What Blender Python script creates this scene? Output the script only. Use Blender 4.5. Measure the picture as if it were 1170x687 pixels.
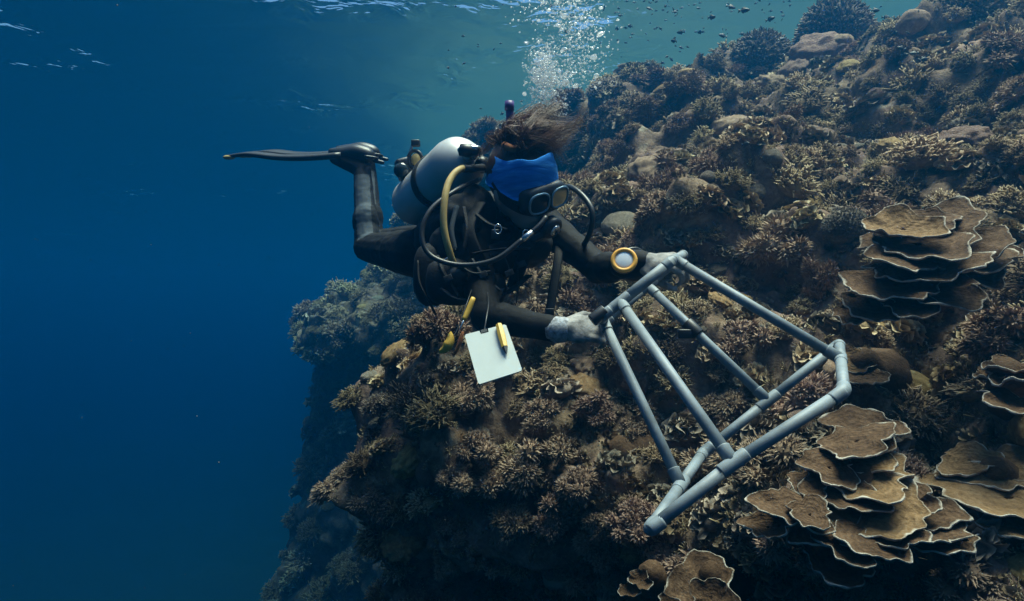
import bpy, bmesh, math, random
import numpy as np
from mathutils import Vector, Matrix, Quaternion
from mathutils.bvhtree import BVHTree

for o in list(bpy.data.objects):
    bpy.data.objects.remove(o)
scene = bpy.context.scene
col = scene.collection
R = math.radians
rng = np.random.default_rng(7)
random.seed(7)

# ------------------------------------------------------------------ camera
FPX = 762.0                                    # focal length in photograph pixels (1170 wide)
cam_d = bpy.data.cameras.new('camera')
cam_d.sensor_width = 36.0
cam_d.lens = 36.0 * FPX / 1170.0
cam_d.clip_start = 0.05
cam_d.clip_end = 400.0
cam = bpy.data.objects.new('camera', cam_d)
cam.location = (0, 0, 0)
cam.rotation_euler = (R(90), 0, 0)
col.objects.link(cam)
scene.camera = cam

# ------------------------------------------------------------------ sky and sun
SUN_ELEV, SUN_AZ = 77.0, 62.0                  # degrees; azimuth from +Y towards +X
world = bpy.data.worlds.new('World')
scene.world = world
world.use_nodes = True
wn = world.node_tree
wn.nodes.clear()
sky = wn.nodes.new('ShaderNodeTexSky')
sky.sky_type = 'NISHITA'
sky.sun_disc = False
sky.sun_elevation = R(SUN_ELEV)
sky.sun_rotation = R(SUN_AZ)
bg = wn.nodes.new('ShaderNodeBackground')
bg.inputs['Strength'].default_value = 0.07
wo = wn.nodes.new('ShaderNodeOutputWorld')
wn.links.new(sky.outputs[0], bg.inputs[0])
wn.links.new(bg.outputs[0], wo.inputs[0])

sun_d = bpy.data.lights.new('sun', 'SUN')
sun_d.energy = 5.0
sun_d.angle = R(36.0)
sun_d.color = (1.0, 0.85, 0.64)
sun = bpy.data.objects.new('sun', sun_d)
sdir = Vector((math.sin(R(SUN_AZ)) * math.cos(R(SUN_ELEV)), math.cos(R(SUN_AZ)) * math.cos(R(SUN_ELEV)), math.sin(R(SUN_ELEV))))
sun.rotation_euler = sdir.to_track_quat('Z', 'Y').to_euler()
sun.location = (0, 0, 20)
col.objects.link(sun)

scene.view_settings.view_transform = 'Standard'
scene.view_settings.look = 'None'
scene.view_settings.exposure = 1.4
scene.view_settings.gamma = 1.0
scene.view_settings.use_curve_mapping = False
cy = scene.cycles
cy.use_denoising = True
cy.max_bounces = 6
cy.diffuse_bounces = 2
cy.glossy_bounces = 3
cy.transmission_bounces = 4
cy.volume_bounces = 1
cy.transparent_max_bounces = 16
cy.caustics_reflective = False
cy.caustics_refractive = False

WATER_COLOR = (0.0008, 0.106, 0.265)
WATER_ABSORB = (0.05, 0.42, 0.66)
WATER_DENSITY = 0.112
SURFACE_Z = 3.7

# ------------------------------------------------------------------ helpers
def P(px, py, y):
    """photograph pixel + distance along the view -> point"""
    return Vector(((px - 585.0) / FPX * y, y, (343.5 - py) / FPX * y))

def tag(o, label=None, cat=None, group=None, kind=None):
    if label: o['label'] = label
    if cat: o['category'] = cat
    if group: o['group'] = group
    if kind: o['kind'] = kind
    return o

def thing(name, loc, label, cat, group=None):
    o = bpy.data.objects.new(name, None)
    o.empty_display_size = 0.05
    o.location = loc
    col.objects.link(o)
    return tag(o, label, cat, group)

def link(name, me, mat=None, parent=None, world_coords=True):
    o = bpy.data.objects.new(name, me)
    col.objects.link(o)
    if mat is not None:
        for m in (mat if isinstance(mat, (list, tuple)) else [mat]):
            me.materials.append(m)
    if parent is not None:
        o.parent = parent
        if world_coords:
            o.matrix_parent_inverse = Matrix.Translation(parent_world(parent)).inverted()
    return o

def parent_world(p):
    v = p.location.copy()
    while p.parent is not None:
        p = p.parent
        v = v + p.location
    return v

class MB:
    """mesh collector"""
    def __init__(self):
        self.v, self.f, self.m, self.a = [], [], [], []
        self.n = 0
    def add(self, v, f, m=0, a=None):
        v = np.asarray(v, dtype=float).reshape(-1, 3)
        b = self.n
        self.v.append(v)
        self.f.extend([tuple(i + b for i in q) for q in f])
        if isinstance(m, int):
            self.m.extend([m] * len(f))
        else:
            self.m.extend(m)
        self.a.append(np.zeros(len(v)) if a is None else np.broadcast_to(np.asarray(a, float), (len(v),)))
        self.n += len(v)
        return self
    def mesh(self, name, smooth=True, attr=None):
        me = bpy.data.meshes.new(name)
        v = np.concatenate(self.v) if self.v else np.zeros((0, 3))
        me.from_pydata([tuple(p) for p in v], [], self.f)
        me.polygons.foreach_set('material_index', np.array(self.m, dtype=np.int32))
        me.polygons.foreach_set('use_smooth', np.full(len(self.f), smooth))
        if attr:
            at = me.attributes.new(attr, 'FLOAT', 'POINT')
            at.data.foreach_set('value', np.concatenate(self.a).astype(np.float32))
        me.update()
        return me

def frame_of(d):
    d = np.asarray(d, float)
    d = d / (np.linalg.norm(d) + 1e-12)
    up = np.array([0, 0, 1.0]) if abs(d[2]) < 0.9 else np.array([1.0, 0, 0])
    a = np.cross(up, d); a /= np.linalg.norm(a)
    b = np.cross(d, a)
    return a, b, d

def tube(mb, pts, rad, sides=8, cap=True, m=0, a=None, flat=1.0):
    """tapered tube along a polyline"""
    pts = np.asarray([tuple(p) for p in pts], float)
    n = len(pts)
    rad = np.broadcast_to(np.asarray(rad, float), (n,))
    tang = np.gradient(pts, axis=0)
    tang /= np.linalg.norm(tang, axis=1, keepdims=True) + 1e-12
    A, B, _ = frame_of(tang[0])
    ang = np.arange(sides) * 2 * math.pi / sides
    vs = []
    for i in range(n):
        t = tang[i]
        A = A - t * np.dot(A, t); A /= np.linalg.norm(A) + 1e-12
        B = np.cross(t, A)
        vs.append(pts[i] + rad[i] * (np.cos(ang)[:, None] * A + flat * np.sin(ang)[:, None] * B))
    v = np.concatenate(vs)
    f = []
    for i in range(n - 1):
        for j in range(sides):
            k = (j + 1) % sides
            f.append((i * sides + j, i * sides + k, (i + 1) * sides + k, (i + 1) * sides + j))
    if cap:
        f.append(tuple(range(sides - 1, -1, -1)))
        f.append(tuple((n - 1) * sides + j for j in range(sides)))
    av = None
    if a is not None:
        av = np.repeat(np.broadcast_to(np.asarray(a, float), (n,)), sides)
    mb.add(v, f, m, av)
    return mb

def smooth_path(pts, k=8):
    """Catmull-Rom through points"""
    p = [Vector(q) for q in pts]
    p = [p[0] * 2 - p[1]] + p + [p[-1] * 2 - p[-2]]
    out = []
    for i in range(1, len(p) - 2):
        for j in range(k):
            t = j / k
            a, b, c, d = p[i - 1], p[i], p[i + 1], p[i + 2]
            out.append(0.5 * ((2 * b) + (c - a) * t + (2 * a - 5 * b + 4 * c - d) * t * t + (-a + 3 * b - 3 * c + d) * t ** 3))
    out.append(p[-2])
    return out

def box(mb, c, ax, half, m=0, bevel=0.0):
    """oriented box, chamfered when bevel is set; ax is three unit vectors"""
    bm = bmesh.new()
    bmesh.ops.create_cube(bm, size=2.0)
    for v in bm.verts:
        v.co = Vector((v.co.x * half[0], v.co.y * half[1], v.co.z * half[2]))
    if bevel:
        bmesh.ops.bevel(bm, geom=list(bm.edges), offset=bevel, segments=2, profile=0.6, affect='EDGES')
    bm.verts.index_update()
    A = np.array([tuple(q) for q in ax])
    v = np.array([tuple(q.co) for q in bm.verts]) @ A + np.array(tuple(c))
    mb.add(v, [tuple(q.index for q in f.verts) for f in bm.faces], m)
    bm.free()
    return mb

def ball(mb, c, ax, rad, seg=16, rings=10, m=0, fn=None):
    """ellipsoid; fn may reshape the unit sphere"""
    vs, f = [], []
    for i in range(rings + 1):
        th = math.pi * i / rings
        for j in range(seg):
            ph = 2 * math.pi * j / seg
            vs.append((math.sin(th) * math.cos(ph), math.sin(th) * math.sin(ph), math.cos(th)))
    for i in range(rings):
        for j in range(seg):
            k = (j + 1) % seg
            q = (i * seg + j, (i + 1) * seg + j, (i + 1) * seg + k, i * seg + k)
            f.append(q)
    v = np.array(vs)
    if fn is not None:
        v = fn(v)
    v = v * np.asarray(rad, float)
    v = v @ np.array([tuple(q) for q in ax]) + np.array(tuple(c))
    mb.add(v, f, m)
    return mb

WORLD_AX = (Vector((1, 0, 0)), Vector((0, 1, 0)), Vector((0, 0, 1)))

# ---- numpy noise
def _h(ix, iy, iz, s):
    n = (ix * 374761393 + iy * 668265263 + iz * 2147483647 + s * 974634777) & 0xffffffff
    n = ((n ^ (n >> 13)) * 1274126177) & 0xffffffff
    n = ((n ^ (n >> 16)) * 2246822519) & 0xffffffff
    return ((n ^ (n >> 15)) & 0xffffff) / float(0xffffff)

def vnoise(p, seed=0):
    """value noise in [-1,1], p is (N,3)"""
    i = np.floor(p).astype(np.int64)
    f = p - i
    f = f * f * f * (f * (f * 6 - 15) + 10)
    r = 0
    for dx in (0, 1):
        wx = f[:, 0] if dx else 1 - f[:, 0]
        for dy in (0, 1):
            wy = f[:, 1] if dy else 1 - f[:, 1]
            for dz in (0, 1):
                wz = f[:, 2] if dz else 1 - f[:, 2]
                r = r + wx * wy * wz * _h(i[:, 0] + dx, i[:, 1] + dy, i[:, 2] + dz, seed)
    return r * 2 - 1

def fbm(p, octaves=4, seed=0, gain=0.5, lac=2.03):
    r, a, t = 0, 1.0, 0
    for o in range(octaves):
        r = r + a * vnoise(p * lac ** o + 17.3 * o, seed + o)
        t += a
        a *= gain
    return r / t

def worley(p, seed=0):
    """distance to the nearest cell point"""
    i = np.floor(p).astype(np.int64)
    best = np.full(len(p), 9.0)
    for dx in (-1, 0, 1):
        for dy in (-1, 0, 1):
            for dz in (-1, 0, 1):
                c = i + np.array([dx, dy, dz])
                q = np.stack([c[:, 0] + _h(c[:, 0], c[:, 1], c[:, 2], seed + 1),
                              c[:, 1] + _h(c[:, 0], c[:, 1], c[:, 2], seed + 2),
                              c[:, 2] + _h(c[:, 0], c[:, 1], c[:, 2], seed + 3)], 1)
                best = np.minimum(best, ((q - p) ** 2).sum(1))
    return np.sqrt(best)

# ---- materials
def nodes_of(name):
    m = bpy.data.materials.new(name)
    m.use_nodes = True
    nt = m.node_tree
    return m, nt, nt.nodes['Principled BSDF']

def ramp(nt, src, stops):
    r = nt.nodes.new('ShaderNodeValToRGB')
    e = r.color_ramp.elements
    while len(e) < len(stops):
        e.new(0.5)
    for k, (pos, c) in enumerate(stops):
        e[k].position = pos
        e[k].color = (*c, 1)
    nt.links.new(src, r.inputs[0])
    return r.outputs[0]

def coords(nt, scale=1.0, kind='Object'):
    tc = nt.nodes.new('ShaderNodeTexCoord')
    return tc.outputs[kind]

def noise_node(nt, vec, scale, detail=5, rough=0.6, dist=0.0):
    n = nt.nodes.new('ShaderNodeTexNoise')
    n.inputs['Scale'].default_value = scale
    n.inputs['Detail'].default_value = detail
    n.inputs['Roughness'].default_value = rough
    n.inputs['Distortion'].default_value = dist
    nt.links.new(vec, n.inputs['Vector'])
    return n.outputs['Fac']

def mixc(nt, fac, a, b, mode='MIX'):
    n = nt.nodes.new('ShaderNodeMix')
    n.data_type = 'RGBA'
    n.blend_type = mode
    for sock, val in ((n.inputs['Factor'], fac), (n.inputs['A'], a), (n.inputs['B'], b)):
        if hasattr(val, 'links'):
            nt.links.new(val, sock)
        elif isinstance(val, (tuple, list)):
            sock.default_value = (*val, 1) if len(val) == 3 else val
        else:
            sock.default_value = val
    return n.outputs['Result']

def math_node(nt, op, a, b=0.0):
    n = nt.nodes.new('ShaderNodeMath')
    n.operation = op
    for s, v in ((n.inputs[0], a), (n.inputs[1], b)):
        if hasattr(v, 'links'):
            nt.links.new(v, s)
        else:
            s.default_value = v
    return n.outputs[0]

def bump(nt, bsdf, h, strength=0.5, dist=0.01):
    b = nt.nodes.new('ShaderNodeBump')
    b.inputs['Strength'].default_value = strength
    b.inputs['Distance'].default_value = dist
    nt.links.new(h, b.inputs['Height'])
    nt.links.new(b.outputs[0], bsdf.inputs['Normal'])

def mat_plain(name, c, rough=0.6, metal=0.0, var=0.12, scale=30.0, bmp=0.15, bdist=0.002, spec=0.4):
    m, nt, b = nodes_of(name)
    v = coords(nt)
    n = noise_node(nt, v, scale, 6, 0.65)
    lo = tuple(max(0, x * (1 - var)) for x in c)
    hi = tuple(min(1, x * (1 + var)) for x in c)
    nt.links.new(ramp(nt, n, [(0.3, lo), (0.7, hi)]), b.inputs['Base Color'])
    b.inputs['Roughness'].default_value = rough
    b.inputs['Metallic'].default_value = metal
    b.inputs['Specular IOR Level'].default_value = spec
    if bmp:
        bump(nt, b, noise_node(nt, v, scale * 3, 4), bmp, bdist)
    return m

def mat_coral(name, dark, mid, light, tip=None, scale=9.0, fine=70.0, bmp=0.6, bdist=0.006, rough=0.85, vary=0.25, attr='tip', tip_from=0.55, hue=0.012):
    """mottled coral: large patches, fine grain, optional pale growing tips, each colony a little different"""
    m, nt, b = nodes_of(name)
    v = coords(nt)
    geo = nt.nodes.new('ShaderNodeNewGeometry')
    inf = nt.nodes.new('ShaderNodeObjectInfo')
    add = nt.nodes.new('ShaderNodeVectorMath'); add.operation = 'ADD'
    nt.links.new(v, add.inputs[0])
    sc = nt.nodes.new('ShaderNodeVectorMath'); sc.operation = 'SCALE'
    nt.links.new(inf.outputs['Location'], sc.inputs[0]); sc.inputs['Scale'].default_value = 3.1
    nt.links.new(sc.outputs[0], add.inputs[1])
    vv = add.outputs[0]
    n1 = noise_node(nt, vv, scale, 6, 0.65, 0.6)
    n2 = noise_node(nt, vv, fine, 5, 0.7)
    fac = math_node(nt, 'ADD', math_node(nt, 'MULTIPLY', n1, 0.62), math_node(nt, 'MULTIPLY', n2, 0.38))
    c = ramp(nt, fac, [(0.34, dark), (0.5, mid), (0.66, light)])
    if tip is not None:
        at = nt.nodes.new('ShaderNodeAttribute'); at.attribute_name = attr
        f = nt.nodes.new('ShaderNodeMapRange')
        f.inputs['From Min'].default_value = tip_from; f.inputs['From Max'].default_value = 1.0
        nt.links.new(at.outputs['Fac'], f.inputs['Value'])
        c = mixc(nt, f.outputs[0], c, tip)
    hsv = nt.nodes.new('ShaderNodeHueSaturation')
    nt.links.new(c, hsv.inputs['Color'])
    mr = nt.nodes.new('ShaderNodeMapRange')
    mr.inputs['To Min'].default_value = 1 - vary; mr.inputs['To Max'].default_value = 1 + vary
    nt.links.new(inf.outputs['Random'], mr.inputs['Value'])
    nt.links.new(mr.outputs[0], hsv.inputs['Value'])
    mh = nt.nodes.new('ShaderNodeMapRange')
    mh.inputs['To Min'].default_value = 0.5 - hue; mh.inputs['To Max'].default_value = 0.5 + hue
    r2 = math_node(nt, 'FRACT', math_node(nt, 'MULTIPLY', inf.outputs['Random'], 7.31))
    nt.links.new(r2, mh.inputs['Value'])
    nt.links.new(mh.outputs[0], hsv.inputs['Hue'])
    nt.links.new(hsv.outputs[0], b.inputs['Base Color'])
    b.inputs['Roughness'].default_value = rough
    b.inputs['Specular IOR Level'].default_value = 0.15
    bump(nt, b, n2, bmp, bdist)
    return m
# ------------------------------------------------------------------ reef slope, sea bed, water
S_DIR = np.array([-0.78, 0.62, 0.0]); S_DIR /= np.linalg.norm(S_DIR)
N_DIR = np.array([0.62, 0.78, 0.0]); N_DIR /= np.linalg.norm(N_DIR)

PROF = np.array([(-8.0, -14.6), (-3.4, -11.5), (-1.0, -6.5), (-0.1, -4.2), (0.1, -3.0), (0.42, -2.0), (0.48, -1.35), (0.18, -0.95), (0.0, -0.62), (0.22, -0.34),
                 (0.75, 0.0), (1.35, 0.42), (2.05, 0.80), (2.9, 1.42), (3.6, 1.78), (4.4, 2.28), (5.6, 2.45), (8.0, 2.55), (13.0, 2.45)])
_seg = np.concatenate([[0], np.cumsum(np.linalg.norm(np.diff(PROF, axis=0), axis=1))])

def wall_offset(u):
    """how far the wall stands back along the strike"""
    o = 2.0 + 0.0 * u
    o = o + 5.0 / (1 + np.exp(-(u - 3.55) / 0.3))            # drop behind the buttress
    o = o - 0.12 * np.exp(-((u - 2.25) / 0.35) ** 2)
    t = np.clip(u - 10.6, 0, None)
    o = o + 1.05 * t ** 1.15
    o = o - 0.10 * np.clip(-u, 0, 3)
    return o

def surf(u, t):
    v = np.interp(t, _seg, PROF[:, 0])
    z = np.interp(t, _seg, PROF[:, 1])
    z = np.where(z > 0, z * (1 - 0.38 * np.clip((u - 5.5) / 6.0, 0, 1)), z)
    # the drop behind the buttress fades towards the crest, where the reef top is continuous
    back = wall_offset(u)
    w = np.clip((z - 0.2) / 2.0, 0, 1)
    w = w * w * (3 - 2 * w)
    back = back * (1 - 0.95 * w) + (2.0 + 0.10 * np.clip(u - 3.2, 0, None) + 0.55 * np.clip(u - 7.2, 0, None)) * 0.95 * w
    # left of the overhang the foot of the wall leans out and catches light
    lean = 1 / (1 + np.exp(-(u - 1.35) / 0.18))
    far = 1 / (1 + np.exp(-(u - 3.5) / 0.15))
    low = np.clip(-0.55 - z, 0, 2.2)
    v = v - lean * (0.20 * np.clip(low, 0, 0.9) + 0.0 * low) + far * 0.10 * low
    v = v + back
    return S_DIR[None] * u[:, None] + N_DIR[None] * v[:, None] + np.array([0, 0, 1.0])[None] * z[:, None]

def spaced(lo, hi, dens):
    """coordinates between lo and hi, spaced by the function dens (metres)"""
    out = [lo]
    while out[-1] < hi:
        out.append(out[-1] + dens(out[-1]))
    return np.array(out)

us = spaced(-3.5, 26.0, lambda u: 0.0152 + 0.010 * max(0, u - 3.2) ** 1.2 * 0.35 + 0.03 * max(0, -0.4 - u))
tmid = float(np.interp(-0.62, PROF[:, 1][5:10], _seg[5:10]))
ts = spaced(0.0, _seg[-1], lambda t: 0.0152 + 0.018 * max(0, tmid - 0.9 - t) + 0.02 * max(0, t - tmid - 4.0) + 0.002 * max(0, t - tmid))
NU, NT = len(us), len(ts)
UU, TT = np.meshgrid(us, ts, indexing='ij')
pts = surf(UU.ravel(), TT.ravel())
# smooth base, then normals
G = pts.reshape(NU, NT, 3)
def grid_normals(G):
    du = np.gradient(G, axis=0); dt = np.gradient(G, axis=1)
    n = np.cross(dt, du)
    n /= np.linalg.norm(n, axis=2, keepdims=True) + 1e-12
    return n
def blur(G, k, axis):
    for _ in range(k):
        a = np.roll(G, 1, axis); b = np.roll(G, -1, axis)
        H = (a + 2 * G + b) / 4
        sl = [slice(None)] * 3; sl[axis] = slice(1, -1)
        G = G.copy(); G[tuple(sl)] = H[tuple(sl)]
    return G
G = blur(G, 60, 1)
Nn = grid_normals(G)
if Nn[NU // 3, NT // 2] @ np.array([-0.6, -0.7, 0.6]) < 0:
    Nn = -Nn; FLIP = True
else:
    FLIP = False
p0 = G.reshape(-1, 3); nn = Nn.reshape(-1, 3)
calm = np.clip((p0[:, 2] + 14.0) / 1.2, 0.25, 1)
big = fbm(p0 * 0.85 + 3.1, 3, 11)
d = 0.34 * big * calm
# ledges: harder layers stick out
lay = p0[:, 2] * 2.4 + 0.9 * fbm(p0 * 0.7, 2, 23)
d += 0.15 * (np.abs((lay % 1) - 0.5) * 2 - 0.5) * np.clip(1.2 - np.abs(p0[:, 2] - 0.1) / 1.6, 0, 1)
p1 = p0 + nn * d[:, None]
lump = 1 - worley(p1 * 2.1 + fbm(p1 * 2.0, 2, 5)[:, None] * 0.35, 31)
d += 0.33 * (lump - 0.45) * calm
lump2 = 1 - worley(p1 * 5.2 + fbm(p1 * 4.0, 2, 8)[:, None] * 0.4, 41)
d += 0.10 * (lump2 - 0.45) * calm
lump3 = 1 - worley(p1 * 13.0, 51)
near = np.clip(1.6 - np.linalg.norm(p0, axis=1) / 9, 0.2, 1)
d += 0.034 * (lump3 - 0.45) * near
d += 0.018 * fbm(p1 * 30, 3, 61) * near
p2 = p0 + nn * d[:, None]
# sideways churn gives overhangs
ch = np.stack([fbm(p1 * 3.1 + 9, 3, 71), fbm(p1 * 3.1 + 31, 3, 81), fbm(p1 * 3.1 + 57, 3, 91)], 1)
p2 = p2 + ch * 0.10 * calm[:, None]
VERT = p2
G2 = VERT.reshape(NU, NT, 3)
TN = grid_normals(G2) * (-1 if FLIP else 1)

def grid_faces(nu, nt, flip=False):
    i = np.arange(nu - 1)[:, None] * nt + np.arange(nt - 1)[None]
    q = np.stack([i, i + 1, i + nt + 1, i + nt], -1).reshape(-1, 4)
    return q[:, ::-1] if flip else q

def np_mesh(name, v, q, attr=None, smooth=True):
    me = bpy.data.meshes.new(name)
    k = q.shape[1]
    me.vertices.add(len(v)); me.vertices.foreach_set('co', v.astype(np.float32).ravel())
    me.loops.add(q.size); me.loops.foreach_set('vertex_index', q.astype(np.int32).ravel())
    me.polygons.add(len(q))
    me.polygons.foreach_set('loop_start', np.arange(0, q.size, k, dtype=np.int32))
    me.polygons.foreach_set('use_smooth', np.full(len(q), smooth))
    if attr:
        for nm, val in attr.items():
            at = me.attributes.new(nm, 'FLOAT', 'POINT')
            at.data.foreach_set('value', val.astype(np.float32))
    me.update(calc_edges=True)
    me.validate()
    return me

def mat_reef():
    m, nt, b = nodes_of('reef_rock')
    v = coords(nt)
    n1 = noise_node(nt, v, 1.7, 6, 0.6, 0.8)
    n2 = noise_node(nt, v, 11.0, 8, 0.7, 0.6)
    n3 = noise_node(nt, v, 60.0, 5, 0.7)
    f = math_node(nt, 'ADD', math_node(nt, 'MULTIPLY', n2, 0.6), math_node(nt, 'MULTIPLY', n3, 0.4))
    brown = ramp(nt, f, [(0.34, (0.05, 0.032, 0.02)), (0.48, (0.155, 0.104, 0.066)), (0.58, (0.25, 0.178, 0.12)), (0.72, (0.38, 0.30, 0.22))])
    mauve = ramp(nt, f, [(0.34, (0.05, 0.031, 0.025)), (0.5, (0.17, 0.108, 0.085)), (0.7, (0.31, 0.215, 0.175))])
    c = mixc(nt, ramp(nt, n1, [(0.42, (0, 0, 0)), (0.6, (1, 1, 1))]), brown, mauve)
    n4 = noise_node(nt, v, 4.3, 5, 0.6, 1.0)
    c = mixc(nt, ramp(nt, n4, [(0.60, (0, 0, 0)), (0.70, (0.85, 0.85, 0.85))]), c, (0.34, 0.29, 0.22))
    n5 = noise_node(nt, v, 3.1, 4, 0.6, 0.7)
    c = mixc(nt, ramp(nt, n5, [(0.64, (0, 0, 0)), (0.72, (0.7, 0.7, 0.7))]), c, (0.26, 0.13, 0.045))
    nt.links.new(c, b.inputs['Base Color'])
    b.inputs['Roughness'].default_value = 0.9
    b.inputs['Specular IOR Level'].default_value = 0.12
    bump(nt, b, f, 0.9, 0.02)
    return m
M_REEF = mat_reef()
reef_me = np_mesh('reef_slope', VERT, grid_faces(NU, NT, FLIP))
reef = tag(link('reef_slope', reef_me, M_REEF), 'steep brown coral reef slope rising to the shallow crest', None, None, 'structure')
dg = None
_tri = grid_faces(NU, NT, FLIP)
print('terrain', NU, NT, len(_tri))
BVH = BVHTree.FromPolygons([tuple(p) for p in VERT.tolist()], _tri.tolist())

# sea bed: one sheet out to where the water hides it
def mat_sand():
    m, nt, b = nodes_of('sea_bed')
    v = coords(nt)
    n1 = noise_node(nt, v, 0.33, 5, 0.6, 0.6)
    n2 = noise_node(nt, v, 5.0, 8, 0.65)
    sand = ramp(nt, n2, [(0.3, (0.22, 0.20, 0.16)), (0.7, (0.36, 0.33, 0.27))])
    rock = ramp(nt, n2, [(0.35, (0.008, 0.008, 0.007)), (0.65, (0.032, 0.027, 0.022))])
    c = mixc(nt, ramp(nt, n1, [(0.80, (0, 0, 0)), (0.90, (1, 1, 1))]), rock, sand)
    nt.links.new(c, b.inputs['Base Color'])
    b.inputs['Roughness'].default_value = 0.95
    bump(nt, b, n2, 0.6, 0.05)
    return m
def widen(lo, hi, n, c, e=2.6):
    s = np.linspace(-1, 1, n)
    s = np.sign(s) * np.abs(s) ** e
    return np.where(s < 0, c + s * (c - lo), c + s * (hi - c))
gx = widen(-190, 190, 300, -3.0); gy = widen(-60, 230, 260, 10.0)
GX, GY = np.meshgrid(gx, gy, indexing='ij')
q = np.stack([GX.ravel(), GY.ravel(), np.zeros(GX.size)], 1)
mound = np.clip(fbm(q * 0.16, 4, 201), 0, 1) * 2.4 + 0.55 * (1 - worley(q * 0.55, 207)) * np.clip(fbm(q * 0.12 + 5, 2, 211) + 0.35, 0, 1)
q[:, 2] = -13.6 + 0.8 * mound + 0.3 * fbm(q * 1.1, 4, 221) + 0.35 * (1 - worley(q * 0.9, 231))
q[:, 2] += 5.0 * np.exp(-(((q[:, 0] - 1) / 8) ** 2 + ((q[:, 1] - 12) / 12) ** 2))
seabed = tag(link('seabed', np_mesh('seabed', q, grid_faces(300, 260, True)), mat_sand()), 'dim sandy sea floor with dark reef mounds', None, None, 'structure')

# water surface seen from below
def mat_surface():
    m = bpy.data.materials.new('water_surface'); m.use_nodes = True
    nt = m.node_tree; nt.nodes.clear()
    out = nt.nodes.new('ShaderNodeOutputMaterial')
    tr = nt.nodes.new('ShaderNodeBsdfTransparent'); tr.inputs[0].default_value = (0.96, 0.98, 1, 1)
    gl = nt.nodes.new('ShaderNodeBsdfGlossy'); gl.inputs['Roughness'].default_value = 0.5
    gl.inputs['Color'].default_value = (0.36, 0.76, 0.88, 1)
    lw = nt.nodes.new('ShaderNodeLayerWeight'); lw.inputs['Blend'].default_value = 0.5
    # seen from within the water the surface mirrors beyond the critical angle
    mr = nt.nodes.new('ShaderNodeMapRange')
    mr.inputs['From Min'].default_value = 0.40; mr.inputs['From Max'].default_value = 0.47
    mr.inputs['To Min'].default_value = 0.03; mr.inputs['To Max'].default_value = 1.0
    nv = noise_node(nt, coords(nt), 1.7, 3, 0.5, 0.4)
    bp = nt.nodes.new('ShaderNodeBump'); bp.inputs['Strength'].default_value = 1.0; bp.inputs['Distance'].default_value = 0.34
    cat = nt.nodes.new('ShaderNodeMapRange'); cat.inputs['From Min'].default_value = 0.50; cat.inputs['From Max'].default_value = 0.66
    cat.inputs['To Min'].default_value = 0.07; cat.inputs['To Max'].default_value = 1.0
    nt.links.new(noise_node(nt, coords(nt), 0.42, 3, 0.5, 0.5), cat.inputs['Value'])
    nt.links.new(cat.outputs[0], bp.inputs['Strength'])
    nt.links.new(nv, bp.inputs['Height'])
    nt.links.new(bp.outputs[0], lw.inputs['Normal']); nt.links.new(bp.outputs[0], gl.inputs['Normal'])
    nt.links.new(lw.outputs['Facing'], mr.inputs['Value'])
    mx = nt.nodes.new('ShaderNodeMixShader')
    nt.links.new(mr.outputs[0], mx.inputs[0])
    nt.links.new(tr.outputs[0], mx.inputs[1]); nt.links.new(gl.outputs[0], mx.inputs[2])
    nt.links.new(mx.outputs[0], out.inputs['Surface'])
    return m
wx = widen(-190, 190, 300, 0.0, 2.2); wy = widen(-60, 230, 300, 9.0, 2.2)
WX, WY = np.meshgrid(wx, wy, indexing='ij')
q = np.stack([WX.ravel(), WY.ravel(), np.zeros(WX.size)], 1)
hgt = 0.06 * fbm(q * np.array([0.9, 0.7, 1]), 3, 301) + 0.035 * (1 - np.abs(fbm(q * np.array([2.2, 1.6, 1]), 3, 311)) * 2)
q[:, 2] = SURFACE_Z + hgt
tag(link('water_surface', np_mesh('water_surface', q, grid_faces(300, 300, True)), mat_surface()), 'rippled underside of the sea surface', None, None, 'structure')

# the water itself: an even volume round everything
def make_water():
    mb = MB()
    box(mb, Vector((0, 85, (SURFACE_Z + 0.2 - 16.2) / 2)), WORLD_AX, (195, 150, (SURFACE_Z + 0.2 + 16.2) / 2))
    m = bpy.data.materials.new('sea_water'); m.use_nodes = True
    nt = m.node_tree; nt.nodes.clear()
    out = nt.nodes.new('ShaderNodeOutputMaterial')
    pv = nt.nodes.new('ShaderNodeVolumePrincipled')
    pv.inputs['Color'].default_value = (*WATER_COLOR, 1)
    pv.inputs['Absorption Color'].default_value = (*WATER_ABSORB, 1)
    pv.inputs['Density'].default_value = WATER_DENSITY
    pv.inputs['Anisotropy'].default_value = 0.80
    nt.links.new(pv.outputs[0], out.inputs['Volume'])
    return tag(link('haze', mb.mesh('haze', False), m), 'clear blue sea water filling the whole place', None, None, 'stuff')
make_water()
# ------------------------------------------------------------------ corals
NX = TN.reshape(-1, 3)
def hit(px, py, tries=60):
    """where the view ray through a photograph pixel meets the reef"""
    for k in range(tries):
        dv = P(px, py + 2.5 * k, 1.0).normalized()
        loc, nor, idx, dist = BVH.ray_cast(Vector((0, 0, 0)), dv, 60)
        if loc is not None:
            if nor.dot(dv) > 0: nor = -nor
            return loc, nor, k * 2.5
    return None, None, 0
def seen(p, lift=0.05, slack=0.12):
    p = Vector(p) + Vector((0, 0, lift))
    d = p.length
    loc, nor, idx, dist = BVH.ray_cast(Vector((0, 0, 0)), p / d, d)
    return loc is None or dist > d - slack

def grow_axes(nor, up=0.7, spin=None):
    z = (Vector(nor) * 0.6 + Vector((0, 0, up))).normalized()
    a = rng.uniform(0, 2 * math.pi) if spin is None else spin
    q = z.to_track_quat('Z', 'Y') @ Quaternion((0, 0, 1), a)
    return q

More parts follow.
